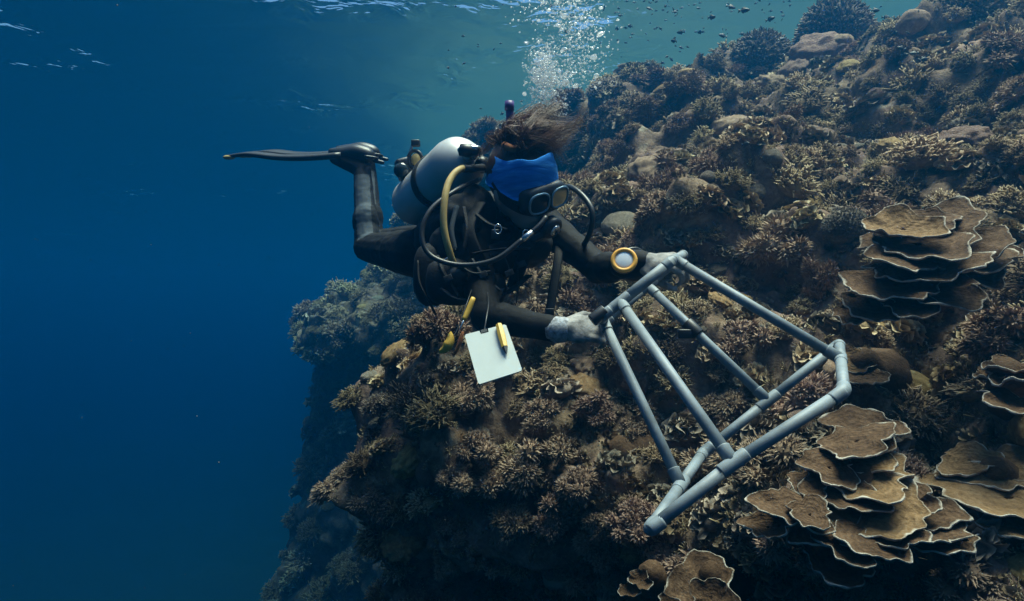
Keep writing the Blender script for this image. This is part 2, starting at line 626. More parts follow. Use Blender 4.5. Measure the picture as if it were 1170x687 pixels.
# ---- meshes
def me_branching(seed, n=46, sub=4, fat=1.0, spread=1.25):
    """bushy colony of unit radius; 'tip' runs from base to branch ends"""
    r = np.random.default_rng(seed)
    mb = MB()
    for i in range(n):
        th = math.acos(1 - r.uniform(0, 1) * (1 - math.cos(spread))); ph = r.uniform(0, 2 * math.pi)
        d = np.array([math.sin(th) * math.cos(ph), math.sin(th) * math.sin(ph), math.cos(th)])
        L = r.uniform(0.72, 1.02) * (1 - 0.12 * math.sin(th))
        st = d * 0.12 + r.normal(0, 0.05, 3)
        mid = d * L * 0.55 + r.normal(0, 0.04, 3)
        en = d * L + r.normal(0, 0.06, 3)
        w = 0.062 * fat * r.uniform(0.8, 1.25)
        tube(mb, [st, mid, en], [w, w * 0.85, w * 0.45], 5, True, 0, [0.0, 0.4, 0.95])
        for k in range(sub):
            t = r.uniform(0.4, 0.95)
            b = st + (en - st) * t
            dd = d + r.normal(0, 0.6, 3); dd /= np.linalg.norm(dd)
            l2 = r.uniform(0.14, 0.30)
            tube(mb, [b, b + dd * l2 * 0.6, b + dd * l2], [w * 0.75, w * 0.62, w * 0.32], 4, True, 0, [t * 0.6, t * 0.8, 1.0])
    ball(mb, (0, 0, 0.12), WORLD_AX, (0.55, 0.55, 0.42), 12, 8, 0)
    return mb.mesh('branching_coral', True, 'tip')

def me_lettuce(seed, n=34):
    """crinkled colony of small upright curled sheets"""
    r = np.random.default_rng(seed)
    mb = MB()
    for i in range(n):
        th = math.acos(1 - r.uniform(0, 1) * 0.75); ph = r.uniform(0, 2 * math.pi)
        d = np.array([math.sin(th) * math.cos(ph), math.sin(th) * math.sin(ph), math.cos(th)])
        a, b, _ = frame_of(d)
        rot = r.uniform(0, 2 * math.pi)
        A = a * math.cos(rot) + b * math.sin(rot); B = -a * math.sin(rot) + b * math.cos(rot)
        W = r.uniform(0.28, 0.5); H = r.uniform(0.35, 0.6); nu, nv = 9, 5
        c0 = d * 0.45 + r.normal(0, 0.05, 3)
        phs = r.uniform(0, 6.28); wob = r.uniform(1.5, 3.2)
        V = []; At = []
        for iu in range(nu):
            s = iu / (nu - 1) * 2 - 1
            for iv in range(nv):
                t = iv / (nv - 1)
                hh = H * t * (1 - 0.35 * s * s) * (1 + 0.12 * math.sin(5 * s + phs))
                off = 0.16 * t * math.sin(wob * s * 2 + phs) + 0.12 * t * t
                V.append(c0 + A * W * s * (0.55 + 0.5 * t) + d * hh + B * off)
                At.append(t)
        f = [(iu * nv + iv, (iu + 1) * nv + iv, (iu + 1) * nv + iv + 1, iu * nv + iv + 1) for iu in range(nu - 1) for iv in range(nv - 1)]
        mb.add(V, f, 0, At)
    ball(mb, (0, 0, 0.15), WORLD_AX, (0.72, 0.72, 0.5), 14, 8, 0)
    return mb.mesh('lettuce_coral', True, 'tip')

def me_soft(seed, lobes=15, tall=1.0, fronds=115):
    """feathery soft coral: lobes covered by fine polyps"""
    r = np.random.default_rng(seed)
    mb = MB()
    for i in range(lobes):
        th = math.acos(1 - r.uniform(0, 1) * 0.85); ph = r.uniform(0, 2 * math.pi)
        d = np.array([math.sin(th) * math.cos(ph), math.sin(th) * math.sin(ph), math.cos(th) * tall])
        c = d * r.uniform(0.45, 0.72)
        rl = r.uniform(0.22, 0.36)
        tube(mb, [d * 0.05, c * 0.6, c], [0.10, 0.075, 0.06], 5, True, 0, [0, 0.1, 0.2])
        ball(mb, c, WORLD_AX, (rl * 0.72,) * 3, 8, 6, 0)
        dirs = r.normal(0, 1, (fronds, 3)); dirs /= np.linalg.norm(dirs, axis=1, keepdims=True)
        for e in dirs:
            e = e + d * 0.25
            e /= np.linalg.norm(e)
            a, b, _ = frame_of(e)
            w = 0.028; l = rl * r.uniform(0.95, 1.3)
            o = c + e * rl * 0.55
            q = r.uniform(0, 6.28); A = a * math.cos(q) + b * math.sin(q); B2 = -a * math.sin(q) + b * math.cos(q)
            tip = c + e * l + r.normal(0, 0.03, 3)
            m1 = (o + tip) / 2
            mb.add([o - A * w * 0.5, o + A * w * 0.5, m1 + A * w, tip, m1 - A * w, m1 + B2 * w],
                   [(0, 1, 2, 4), (4, 2, 3), (4, 5, 3), (5, 2, 3)], 0, [0.1, 0.1, 0.7, 1, 0.7, 0.8])
    return mb.mesh('soft_coral', False, 'tip')

def me_boulder(seed, lobed=0.0, knob=0.03):
    bm = bmesh.new()
    bmesh.ops.create_icosphere(bm, subdivisions=4, radius=1.0)
    v = np.array([tuple(q.co) for q in bm.verts])
    o = np.random.default_rng(seed).uniform(-50, 50, 3)
    dsp = 0.16 * fbm(v * 1.1 + o, 3, seed)
    w1 = 1 - worley(v * 2.3 + o, seed + 3)
    dsp = dsp + lobed * (w1 - 0.5)
    w2 = 1 - worley(v * 8.5 + o, seed + 5)
    dsp = dsp + knob * (w2 - 0.5) + knob * 0.7 * fbm(v * 22 + o, 2, seed + 9)
    v2 = v * (1 + dsp)[:, None]
    v2[:, 2] = np.where(v2[:, 2] < 0, v2[:, 2] * 0.7, v2[:, 2])
    me = np_mesh('boulder_coral', v2, np.array([[q.index for q in f.verts] for f in bm.faces]), {'tip': np.clip(w2, 0, 1)})
    bm.free()
    return me

def me_plate(seed, rx, ry, sector=360.0, cup=0.2, ruffle=0.12, thick=0.007, nr=11, na=66, tier=0.0):
    """thin shelf of coral in metres, growing along +X from its foot; 'tip' runs to the pale rim"""
    r = np.random.default_rng(seed)
    full = sector >= 359
    ang = np.radians(np.linspace(-sector / 2, sector / 2, na, endpoint=not full))
    ks = r.uniform(0, 6.28, 5)
    out = 1 + 0.16 * np.sin(2 * ang + ks[0]) + 0.13 * np.sin(3 * ang + ks[1]) + 0.085 * np.sin(5 * ang + ks[2]) + 0.055 * np.sin(9 * ang + ks[3]) + 0.03 * np.sin(14 * ang + ks[4])
    rr = np.concatenate([np.linspace(0.06, 0.93, nr - 3), [0.962, 0.985, 1.0]])
    n = len(rr)
    top, bot, at = [], [], []
    for i, q in enumerate(rr):
        x = rx * q * out * np.cos(ang); y = ry * q * out * np.sin(ang)
        wv = np.sin(3 * ang + ks[2]) * 0.6 + np.sin(5 * ang + ks[1]) * 0.5 + np.sin(8 * ang + ks[0]) * 0.25
        z = (cup * q ** 2.2 + ruffle * q ** 2.5 * wv) * 0.5 * (rx + ry) + 0.012 * np.sin(q * 16 + ks[3]) * (rx + ry) * 0.25
        th = thick * (1.15 - 0.5 * q)
        if i == n - 1: th *= 0.5
        top.append(np.stack([x, y, z + th], 1)); bot.append(np.stack([x, y, z - th], 1)); at.append(np.full(len(ang), q))
    v = np.concatenate(top + bot)
    sz = 0.5 * (rx + ry)
    v[:, 2] += sz * (0.05 * fbm(v / sz * 3.1 + seed, 3, seed) + 0.018 * fbm(v / sz * 11 + seed, 2, seed + 4))
    v[:, :2] *= (1 + 0.09 * fbm(v / sz * 4.0 + seed * 1.7, 3, seed + 8))[:, None]
    k = len(ang); off = n * k
    f, m = [], []
    J = k if full else k - 1
    for i in range(n - 1):
        for j in range(J):
            jj = (j + 1) % k
            f.append((i * k + j, (i + 1) * k + j, (i + 1) * k + jj, i * k + jj)); m.append(0)
            f.append((off + i * k + jj, off + (i + 1) * k + jj, off + (i + 1) * k + j, off + i * k + j)); m.append(0)
    for j in range(J):
        jj = (j + 1) % k
        f.append(((n - 1) * k + j, off + (n - 1) * k + j, off + (n - 1) * k + jj, (n - 1) * k + jj)); m.append(0)
        f.append((j, jj, off + jj, off + j)); m.append(0)
    mb = MB()
    mb.add(v, f, m, np.concatenate(at + at))
    return mb.mesh('plate', True, 'tip')

# ---- materials
M_TAN = mat_coral('coral_tan', (0.085, 0.053, 0.025), (0.225, 0.155, 0.083), (0.34, 0.25, 0.145), (0.47, 0.36, 0.23), 6, 60)
M_DARK = mat_coral('coral_dark_brown', (0.046, 0.029, 0.015), (0.135, 0.09, 0.049), (0.23, 0.165, 0.094), (0.33, 0.245, 0.155), 6, 60)
M_MAUVE = mat_coral('coral_mauve', (0.09, 0.052, 0.034), (0.23, 0.146, 0.098), (0.34, 0.23, 0.165), (0.42, 0.30, 0.22), 5, 50)
M_GREY = mat_coral('coral_grey_brown', (0.06, 0.045, 0.032), (0.15, 0.115, 0.085), (0.26, 0.205, 0.155), (0.36, 0.29, 0.22), 5, 50)
M_PALE = mat_coral('coral_pale', (0.15, 0.12, 0.088), (0.26, 0.215, 0.165), (0.34, 0.29, 0.23), (0.38, 0.33, 0.265), 5, 17, 1.0, 0.03)
M_PINK = mat_coral('coral_pink', (0.15, 0.075, 0.06), (0.29, 0.17, 0.135), (0.36, 0.24, 0.19), (0.40, 0.275, 0.225), 5, 17, 1.0, 0.03)
M_OCHRE = mat_coral('coral_ochre', (0.10, 0.056, 0.022), (0.21, 0.13, 0.055), (0.31, 0.21, 0.10), (0.40, 0.30, 0.17), 6, 50)
def mat_plate(name, dark, mid, light):
    """thin plate: faint growth bands and grain, pale worn growing edge of uneven width"""
    m, nt, b = nodes_of(name)
    v = coords(nt)
    at = nt.nodes.new('ShaderNodeAttribute'); at.attribute_name = 'tip'
    n1 = noise_node(nt, v, 11.0, 7, 0.68, 0.8)
    n2 = noise_node(nt, v, 95.0, 4, 0.7)
    band = math_node(nt, 'SINE', math_node(nt, 'ADD', math_node(nt, 'MULTIPLY', at.outputs['Fac'], 34.0), math_node(nt, 'MULTIPLY', n1, 9.0)))
    f = math_node(nt, 'ADD', math_node(nt, 'ADD', math_node(nt, 'MULTIPLY', n1, 0.6), math_node(nt, 'MULTIPLY', n2, 0.36)), math_node(nt, 'MULTIPLY', band, 0.03))
    c = ramp(nt, f, [(0.32, dark), (0.48, mid), (0.64, light)])
    e = math_node(nt, 'ADD', at.outputs['Fac'], math_node(nt, 'MULTIPLY', math_node(nt, 'SUBTRACT', noise_node(nt, v, 17.0, 5, 0.65), 0.5), 0.26))
    mr = nt.nodes.new('ShaderNodeMapRange'); mr.inputs['From Min'].default_value = 0.95; mr.inputs['From Max'].default_value = 1.01
    nt.links.new(e, mr.inputs['Value'])
    c = mixc(nt, mr.outputs[0], c, (0.44, 0.39, 0.33))
    nt.links.new(c, b.inputs['Base Color'])
    b.inputs['Roughness'].default_value = 0.85; b.inputs['Specular IOR Level'].default_value = 0.15
    bump(nt, b, f, 1.0, 0.014)
    return m
M_PLATE = mat_plate('coral_plate_brown', (0.036, 0.019, 0.010), (0.083, 0.046, 0.025), (0.155, 0.092, 0.053))
M_PLATE2 = mat_plate('coral_plate_tan', (0.085, 0.047, 0.020), (0.17, 0.100, 0.048), (0.27, 0.170, 0.092))

V_BRANCH = [me_branching(100 + k, 80, 4, 0.72, 1.3) for k in range(5)] + [me_branching(120 + k, 120, 4, 0.52, 1.5) for k in range(4)]
def me_dome(seed, n=1500):
    r = np.random.default_rng(seed); mb = MB()
    ball(mb, (0, 0, 0), WORLD_AX, (0.86, 0.86, 0.86), 26, 18, fn=lambda v: v * (1 + 0.14 * fbm(v * 1.4 + seed, 3, seed))[:, None])
    for i in range(n):
        d = r.normal(0, 1, 3); d[2] = abs(d[2]) - 0.25; d /= np.linalg.norm(d)
        k = 1 + 0.14 * float(fbm(d[None] * 1.4 + seed, 3, seed)[0])
        e = d + r.normal(0, 0.45, 3); e /= np.linalg.norm(e)
        b = d * 0.80 * k; L = r.uniform(0.12, 0.22); w = r.uniform(0.022, 0.036)
        tube(mb, [b, b + e * L * 0.6, b + e * L], [w, w * 0.9, w * 0.5], 4, False, 0, [0.1, 0.6, 1])
    return mb.mesh('dome_coral', True, 'tip')
V_DOME = [me_dome(150 + k) for k in range(2)]
V_LETTUCE = [me_lettuce(200 + k, 30 + 4 * k) for k in range(5)]
V_SOFT = [me_soft(300 + k, 14 + k, 1.0 + 0.15 * (k % 3)) for k in range(5)]
V_BOULDER = [me_boulder(400 + k, (0.06, 0.35, 0.10, 0.5, 0.22)[k], (0.07, 0.08, 0.10, 0.07, 0.08)[k]) for k in range(5)]

_MM = {}
def with_mat(meshes, mat):
    out = []
    for me in meshes:
        key = (me.name, mat.name)
        if key not in _MM:
            c = me.copy(); c.materials.clear(); c.materials.append(mat); _MM[key] = c
        out.append(_MM[key])
    return out

TAKEN = []                                       # (x, y, z, r) of corals already standing
def free(p, r, k=0.75):
    if not TAKEN: return True
    T = np.array(TAKEN)
    return bool(np.all(((T[:, :3] - np.array(tuple(p))) ** 2).sum(1) > (k * (T[:, 3] + r)) ** 2))

def colony(name, me, loc, q, scale, label, cat, group=None):
    o = bpy.data.objects.new(name, me)
    o.location = loc
    o.rotation_mode = 'QUATERNION'
    o.rotation_quaternion = q
    o.scale = scale
    col.objects.link(o)
    TAKEN.append((*loc, max(scale)))
    return tag(o, label, cat, group)

# ---- big plate colonies, plate by plate
def plate_colony(label, base_px, specs, group=None, extra=8.0, shrink=1.0, shift=(0, 0), depth=None, cat='plate coral'):
    loc, nor, _ = hit(*base_px)
    root = thing('plate_coral', loc, label, cat, group)
    D0 = loc.y if depth is None else depth
    out = Vector((-0.52, -0.85, 0)).normalized()
    for i, s in enumerate(specs):
        px, py, hw, tilt, dz = s[0] + shift[0], s[1] + shift[1], s[2] * shrink, s[3], s[4]
        kw = s[5] if len(s) > 5 else {}
        y = D0 + dz
        c = P(px, py, y)
        rx = hw / FPX * y
        yaw = math.atan2(out.y, out.x) + kw.get('yaw', rng.uniform(-0.3, 0.3))
        me = me_plate(900 + i * 13 + int(px), rx * kw.get('asp', 0.85), rx, kw.get('sector', 360), kw.get('cup', 0.14), kw.get('ruffle', 0.11), 0.0045)
        me.materials.append(M_PLATE2 if kw.get('tan') else M_PLATE)
        o = bpy.data.objects.new('plate', me)
        col.objects.link(o)
        o.parent = root
        o.location = c - loc
        o.rotation_mode = 'QUATERNION'
        o.rotation_quaternion = Quaternion((0, 0, 1), yaw) @ Quaternion((0, 1, 0), R(tilt + extra + rng.normal(0, 5))) @ Quaternion((1, 0, 0), R(rng.normal(0, 8)))
    # the stalk the plates grow from
    mb = MB()
    cs = np.array([tuple(P(s[0], s[1], D0 + s[4])) for s in specs])
    ctr = cs.mean(0)
    top = Vector(ctr) + Vector((0, 0, 0.05))
    inner = loc - nor * 0.12
    tube(mb, smooth_path([inner, (Vector(ctr) * 0.55 + inner * 0.45), top - Vector(tuple(out)) * 0.03], 5), [0.10, 0.09, 0.085, 0.08, 0.07, 0.065, 0.06, 0.055, 0.05, 0.045, 0.03], 10)
    link('stalk', mb.mesh('stalk'), M_PLATE, root)
    TAKEN.append((*ctr, max(s[2] for s in specs) / FPX * D0 * 0.9))
    return root

T = dict
plate_colony('tiered brown plate coral with thin pale rims, standing beside a pale knobbly boulder', (1062, 318), [
    (1062, 252, 40, 24, 0.02, T(asp=0.7)), (1040, 262, 42, 30, -0.02, T(cup=0.3, tan=1)), (1085, 262, 52, 26, 0.0, T()), (1105, 278, 50, 30, -0.02, T()),
    (1058, 279, 58, 28, -0.05, T()), (1108, 298, 48, 30, -0.03, T()), (1040, 292, 50, 28, -0.06, T()), (1062, 306, 66, 28, -0.08, T(asp=0.7)),
    (1120, 310, 34, 30, -0.03, T()), (1030, 322, 52, 32, -0.07, T()), (1072, 330, 60, 28, -0.09, T(asp=0.65)), (1000, 345, 34, 38, -0.05, T()),
    (1048, 342, 38, 30, -0.10, T()), (985, 355, 24, 42, -0.03, T()), (1005, 318, 24, 30, 0.0, T()), (1140, 290, 26, 30, 0.0, T())], depth=2.05, extra=8.0, shrink=0.9, shift=(-8, 2))
plate_colony('broad spreading plate coral with tan heart and wavy white edges below the pipe frame', (1000, 560), [
    (985, 481, 46, 14, 0.10, T(asp=0.8)), (979, 492, 40, 20, 0.04, T(cup=0.06)), (985, 510, 34, 22, 0.05, T(tan=1)), (947, 522, 32, 20, 0.02, T()),
    (990, 533, 52, 20, 0.0, T(tan=1)), (925, 540, 24, 30, 0.02, T()), (960, 548, 40, 22, -0.02, T()), (905, 570, 38, 20, -0.04, T()),
    (878, 590, 26, 24, -0.03, T(cup=0.25)), (925, 576, 26, 24, -0.07, T(cup=0.28)), (1000, 572, 58, 20, -0.06, T(tan=1, asp=0.75)), (945, 592, 44, 16, -0.04, T()),
    (1040, 560, 30, 24, -0.02, T(cup=0.35)), (1060, 575, 34, 18, -0.03, T()), (1052, 590, 44, 16, -0.07, T(asp=0.7)), (1075, 603, 44, 16, -0.06, T(asp=0.7)),
    (1000, 603, 40, 22, -0.12, T()), (965, 612, 30, 24, -0.11, T()), (955, 628, 40, 10, -0.05, T()), (1020, 600, 30, 22, -0.12, T(cup=0.25))], depth=1.72, extra=3.0, shift=(0, 14))
plate_colony('flat tan plate coral jutting over a dark hollow at the reef edge', (1140, 545), [
    (1138, 540, 46, 22, 0.05, T(tan=1)), (1152, 570, 74, 18, -0.04, T(tan=1, asp=0.7)), (1140, 596, 40, 16, -0.06, T(tan=1)), (1108, 528, 30, 20, 0.08, T(tan=1))], depth=1.72)
plate_colony('curled thin plate coral with pale edges above a dark hollow', (1150, 440), [
    (1152, 424, 26, 14, 0.0, T(cup=0.35, ruffle=0.2)), (1164, 440, 30, 10, -0.04, T(cup=0.35, ruffle=0.2)), (1150, 462, 32, 6, -0.06, T(ruffle=0.16)), (1130, 432, 16, 20, 0.02, T(cup=0.4, ruffle=0.2))], depth=1.8, extra=2.0)
plate_colony('small scrolled brown plate coral in the shade, two nested cups', (806, 672), [
    (806, 674, 46, 48, 0.0, T(cup=0.10, ruffle=0.05)), (812, 684, 24, 52, -0.04, T(cup=0.3, ruffle=0.05))], depth=1.85)
plate_colony('pair of little cup shaped plate corals in the dark crevice', (740, 668), [
    (733, 664, 13, 45, 0.0, T(cup=0.5)), (772, 684, 18, 40, -0.02, T(cup=0.3)), (720, 676, 11, 45, 0.0, T(cup=0.5))], depth=1.95)
plate_colony('dim brown shelf coral under the shaded ledge', (703, 512), [
    (703, 514, 28, 30, 0.0, T()), (690, 524, 20, 30, -0.03, T())])
plate_colony('single ochre shelf coral behind the frame corner', (985, 430), [
    (975, 412, 20, 40, 0.0, T(tan=1)), (985, 430, 24, 34, -0.04, T())])
plate_colony('row of thin dark shelf corals beneath the tiered plate coral', (1060, 395), [
    (1030, 396, 26, 26, 0.0, T()), (1072, 388, 22, 26, 0.02, T()), (1105, 398, 24, 24, 0.0, T())])

# ---- single corals that can be told apart
def place_px(name, meshes, mat, px, py, hw, label, cat, squash=1.0, up=0.7, sink=0.25, group=None, var=0, push=0.0):
    loc, nor, k = hit(px, py)
    y = loc.y + push
    r = hw / FPX * y
    c = P(px, py + max(0, k - hw * 0.7), y) if k > 0 else loc
    c = c - Vector(nor) * r * sink if k == 0 else c
    me = with_mat([meshes[var % len(meshes)]], mat)[0]
    return colony(name, me, c, grow_axes(nor, up), (r, r, r * squash), label, cat, group)

place_px('dome_coral', V_DOME, M_GREY, 952, 42, 44, 'tall grey brown dome coral standing against the water on the reef crest', 'dome coral', 1.0, var=2)
place_px('dome_coral', V_DOME, M_GREY, 868, 66, 40, 'dark rounded coral dome left of the tall dome on the crest', 'dome coral', 0.95, var=0)
place_px('dome_coral', V_DOME, M_GREY, 1115, 10, 54, 'broad dark coral mass topping the highest reef crest', 'dome coral', 0.7, var=1)
place_px('boulder_coral', V_BOULDER, M_MAUVE, 1042, 26, 17, 'small mauve knob coral between two larger crest domes', 'dome coral', 0.9, var=0)
place_px('boulder_coral', V_BOULDER, M_MAUVE, 960, 36, 15, 'small mauve ball coral in front of the tall crest dome', 'dome coral', 0.9, var=2, push=-0.5)
place_px('boulder_coral', V_BOULDER, M_PINK, 938, 64, 36, 'pale pink lobed coral spread below the crest domes', 'lobed coral', 0.7, var=1, sink=0.1)
place_px('boulder_coral', V_BOULDER, M_PINK, 905, 84, 20, 'brownish pink lobed coral trailing from the pale pink one', 'lobed coral', 0.7, var=1, sink=0.1)
place_px('boulder_coral', V_BOULDER, M_MAUVE, 880, 96, 17, 'dull mauve lobed coral at the crest slope', 'lobed coral', 0.7, var=3, sink=0.1)
place_px('boulder_coral', V_DOME, M_PALE, 966, 260, 26, 'pale grey knobbly boulder coral beside the tiered plate coral', 'boulder coral', 0.9, var=2, sink=0.0)
place_px('boulder_coral', V_BOULDER, M_PALE, 712, 260, 27, 'smooth pale green grey boulder behind the raised arm', 'boulder', 0.62, var=0, sink=0.0)
place_px('boulder_coral', V_BOULDER, M_PALE, 809, 204, 9, 'tiny pale round coral alone on the mid slope', 'boulder coral', 0.9, var=0, sink=0.0)
place_px('dome_coral', V_DOME, M_GREY, 795, 86, 22, 'low dark mound on the crest skyline', 'dome coral', 0.5, var=0)
place_px('dome_coral', V_DOME, M_GREY, 700, 102, 30, 'hazy coral mound on the falling crest skyline', 'dome coral', 0.6, var=1)
place_px('boulder_coral', V_BOULDER, M_PINK, 1098, 160, 34, 'brownish pink lobed coral on a ledge under the crest', 'lobed coral', 0.55, var=1, sink=0.1)
place_px('boulder_coral', V_BOULDER, M_OCHRE, 1022, 166, 18, 'ochre encrusting coral beside the lobed pink ledge coral', 'encrusting coral', 0.5, var=1, sink=0.1)
place_px('boulder_coral', V_BOULDER, M_PINK, 1000, 110, 10, 'small pink ball coral in a shaded hollow', 'boulder coral', 0.9, var=0, sink=0.0)
place_px('boulder_coral', V_BOULDER, M_OCHRE, 465, 530, 22, 'yellowish crusted rock knob on the reef buttress', 'encrusting coral', 0.8, var=1, sink=0.1)
place_px('boulder_coral', V_BOULDER, M_PALE, 548, 496, 12, 'small pale blue grey lump among feathery soft corals', 'boulder coral', 0.8, var=2, sink=0.0)
place_px('boulder_coral', V_BOULDER, M_PALE, 818, 628, 6, 'tiny pale lump in the dark crevice', 'boulder coral', 0.8, var=0, sink=0.0)
place_px('soft_coral', V_SOFT, M_MAUVE, 942, 330, 28, 'mauve bushy soft coral left of the tiered plate coral', 'soft coral', 1.5, sink=0.1, var=1)
place_px('soft_coral', V_SOFT, M_MAUVE, 1112, 676, 62, 'large pinkish brown soft coral carpet in the near corner', 'soft coral', 0.6, sink=0.2, var=2)
place_px('soft_coral', V_SOFT, M_MAUVE, 980, 676, 30, 'reddish brown soft coral low under the broad plate coral', 'soft coral', 0.6, sink=0.2, var=4)
place_px('lettuce_coral', V_LETTUCE, M_OCHRE, 1085, 440, 26, 'yellow crinkled coral cup beside the curled plates', 'lettuce coral', 0.9, sink=0.1, var=2)
place_px('branching_coral', V_BRANCH, M_TAN, 1050, 480, 44, 'tan crumbly coral bush behind the broad plate coral', 'branching coral', 0.75, sink=0.2, var=6)
place_px('branching_coral', V_BRANCH, M_TAN, 1078, 236, 26, 'tan finger coral growing over the top of the tiered plates', 'branching coral', 0.8, sink=0.1, var=0)
place_px('branching_coral', V_BRANCH, M_TAN, 1158, 240, 36, 'tan finger coral thicket right of the tiered plates', 'branching coral', 0.9, sink=0.1, var=1)
place_px('branching_coral', V_BRANCH, M_TAN, 1000, 300, 22, 'tan finger coral tucked against the tiered plates', 'branching coral', 0.9, sink=0.1, var=2)
place_px('soft_coral', V_SOFT, M_GREY, 445, 470, 34, 'grey feathery soft coral hanging off the buttress edge', 'soft coral', 0.9, sink=0.0, var=0)
place_px('soft_coral', V_SOFT, M_GREY, 432, 572, 34, 'grey brown feathery soft coral leaning out over the drop', 'soft coral', 0.8, sink=0.0, var=3)
for k, (px, py, hw) in enumerate([(575, 560, 30), (520, 552, 22), (612, 545, 34), (645, 525, 30), (665, 565, 26), (590, 600, 30), (545, 520, 24), (635, 590, 26), (560, 640, 24), (690, 600, 22), (520, 610, 22), (600, 650, 24)]):
    place_px('soft_coral', V_SOFT, M_MAUVE, px, py, hw * 1.3, 'dense fluffy soft coral cushion below the slate and frame', 'soft coral', 0.95, sink=0.05, var=k, group='feathery soft corals on the buttress')

# ---- colonies scattered over the slope, every one its own
_du = np.linalg.norm(np.gradient(G2, axis=0), axis=2) * np.linalg.norm(np.gradient(G2, axis=1), axis=2)
AREA = _du.ravel()
DIST = np.linalg.norm(VERT, axis=1)
PXV = 585 + FPX * VERT[:, 0] / np.maximum(VERT[:, 1], 0.05)
PYV = 343.5 - FPX * VERT[:, 2] / np.maximum(VERT[:, 1], 0.05)
INFRAME = (VERT[:, 1] > 1.0) & (PXV > -20) & (PXV < 1200) & (PYV > -40) & (PYV < 720)
FACING = -(VERT * NX).sum(1) / DIST

def zone_of(p):
    u = float(np.dot(p, S_DIR)); z = p[2]
    if u > 3.4: return 'on the hazy far reef behind the diver'
    if z > 1.75: return 'along the reef crest'
    if z < -0.25: return 'on the shaded buttress face' if u > 1.1 else 'low on the wall among the plate corals'
    if u > 1.9: return 'on top of the outer buttress'
    if z > 0.75: return 'on the upper open slope'
    return 'on the slope behind the pipe frame' if u > 0.75 else 'on the slope around the tiered plate coral'

def scatter(name, meshes, mat, count, rlo, rhi, label, cat, group, sink=0.2, squash=(0.7, 1.0), up=0.7, cond=None, far=1.0, k=0.75, expo=2.1):
    ms = with_mat(meshes, mat)
    w = AREA / DIST ** expo * INFRAME * (FACING > -0.05)
    if cond is not None: w = w * cond
    w = w / w.sum()
    idx = rng.choice(len(VERT), size=count * 14, p=w)
    n = 0
    for i in idx:
        if n >= count: break
        p = VERT[i]
        r = rng.uniform(rlo, rhi) * (1 + far * max(0, DIST[i] - 3) * 0.12)
        if not free(p, r, k) or not seen(p + NX[i] * r * 0.4): continue
        q = grow_axes(NX[i], up)
        s = rng.uniform(*squash)
        zone = zone_of(p)
        colony(name, ms[int(rng.integers(len(ms)))], Vector(p - NX[i] * r * sink), q, (r * rng.uniform(0.85, 1.15), r * rng.uniform(0.85, 1.15), r * s), ('large ' if r > rlo * 0.35 + rhi * 0.65 else 'small ') + label + ' ' + zone, cat, group + ' ' + zone)
        n += 1
    print(name, n)

lowz = np.clip((0.3 - VERT[:, 2]) / 0.6, 0.05, 1)
highz = np.clip((VERT[:, 2] + 0.5) / 0.6, 0.1, 1)
patch = np.clip(fbm(VERT * 1.3 + 4, 2, 401) * 3 + 0.5, 0.05, 1)
patch3 = np.clip(fbm(VERT * 1.5 + 80, 2, 403) * 4 + 0.5, 0.02, 1)
patch2 = np.clip(fbm(VERT * 1.1 + 40, 2, 402) * 3 + 0.4, 0.05, 1)
MED = [V_BRANCH[k] for k in range(5)]; FINE = [V_BRANCH[k] for k in range(5, 9)]
scatter('soft_coral', V_SOFT, M_MAUVE, 110, 0.08, 0.19, 'mauve brown feathery soft coral', 'soft coral', 'soft corals', 0.1, cond=patch2)
scatter('boulder_coral', V_BOULDER, M_PALE, 20, 0.025, 0.06, 'pale rounded coral lump', 'boulder coral', 'pale coral lumps', 0.25, (0.6, 0.9))
scatter('boulder_coral', V_BOULDER, M_MAUVE, 24, 0.05, 0.13, 'rounded mauve brown coral head', 'boulder coral', 'mauve coral heads', 0.35, (0.6, 0.9))
scatter('encrusting_coral', V_BOULDER, M_OCHRE, 26, 0.04, 0.10, 'ochre crusting coral patch', 'encrusting coral', 'ochre crusts', 0.3, (0.35, 0.6))
scatter('lettuce_coral', V_LETTUCE, M_GREY, 140, 0.05, 0.13, 'grey brown crinkled lettuce coral', 'lettuce coral', 'grey lettuce corals', 0.2, (0.6, 0.9), cond=patch2, k=0.62)
scatter('lettuce_coral', V_LETTUCE, M_TAN, 120, 0.05, 0.11, 'tan crinkled lettuce coral', 'lettuce coral', 'tan lettuce corals', 0.2, (0.6, 0.9), cond=highz, k=0.62)
scatter('finger_coral', MED, M_TAN, 285, 0.06, 0.17, 'tan bushy finger coral', 'finger coral', 'tan finger corals', 0.2, (0.65, 0.95), cond=patch * highz, k=0.6)
scatter('branching_coral', FINE, M_DARK, 285, 0.07, 0.19, 'dark brown bushy branching coral', 'branching coral', 'dark branching corals', 0.2, (0.65, 0.95), cond=patch3, k=0.54)

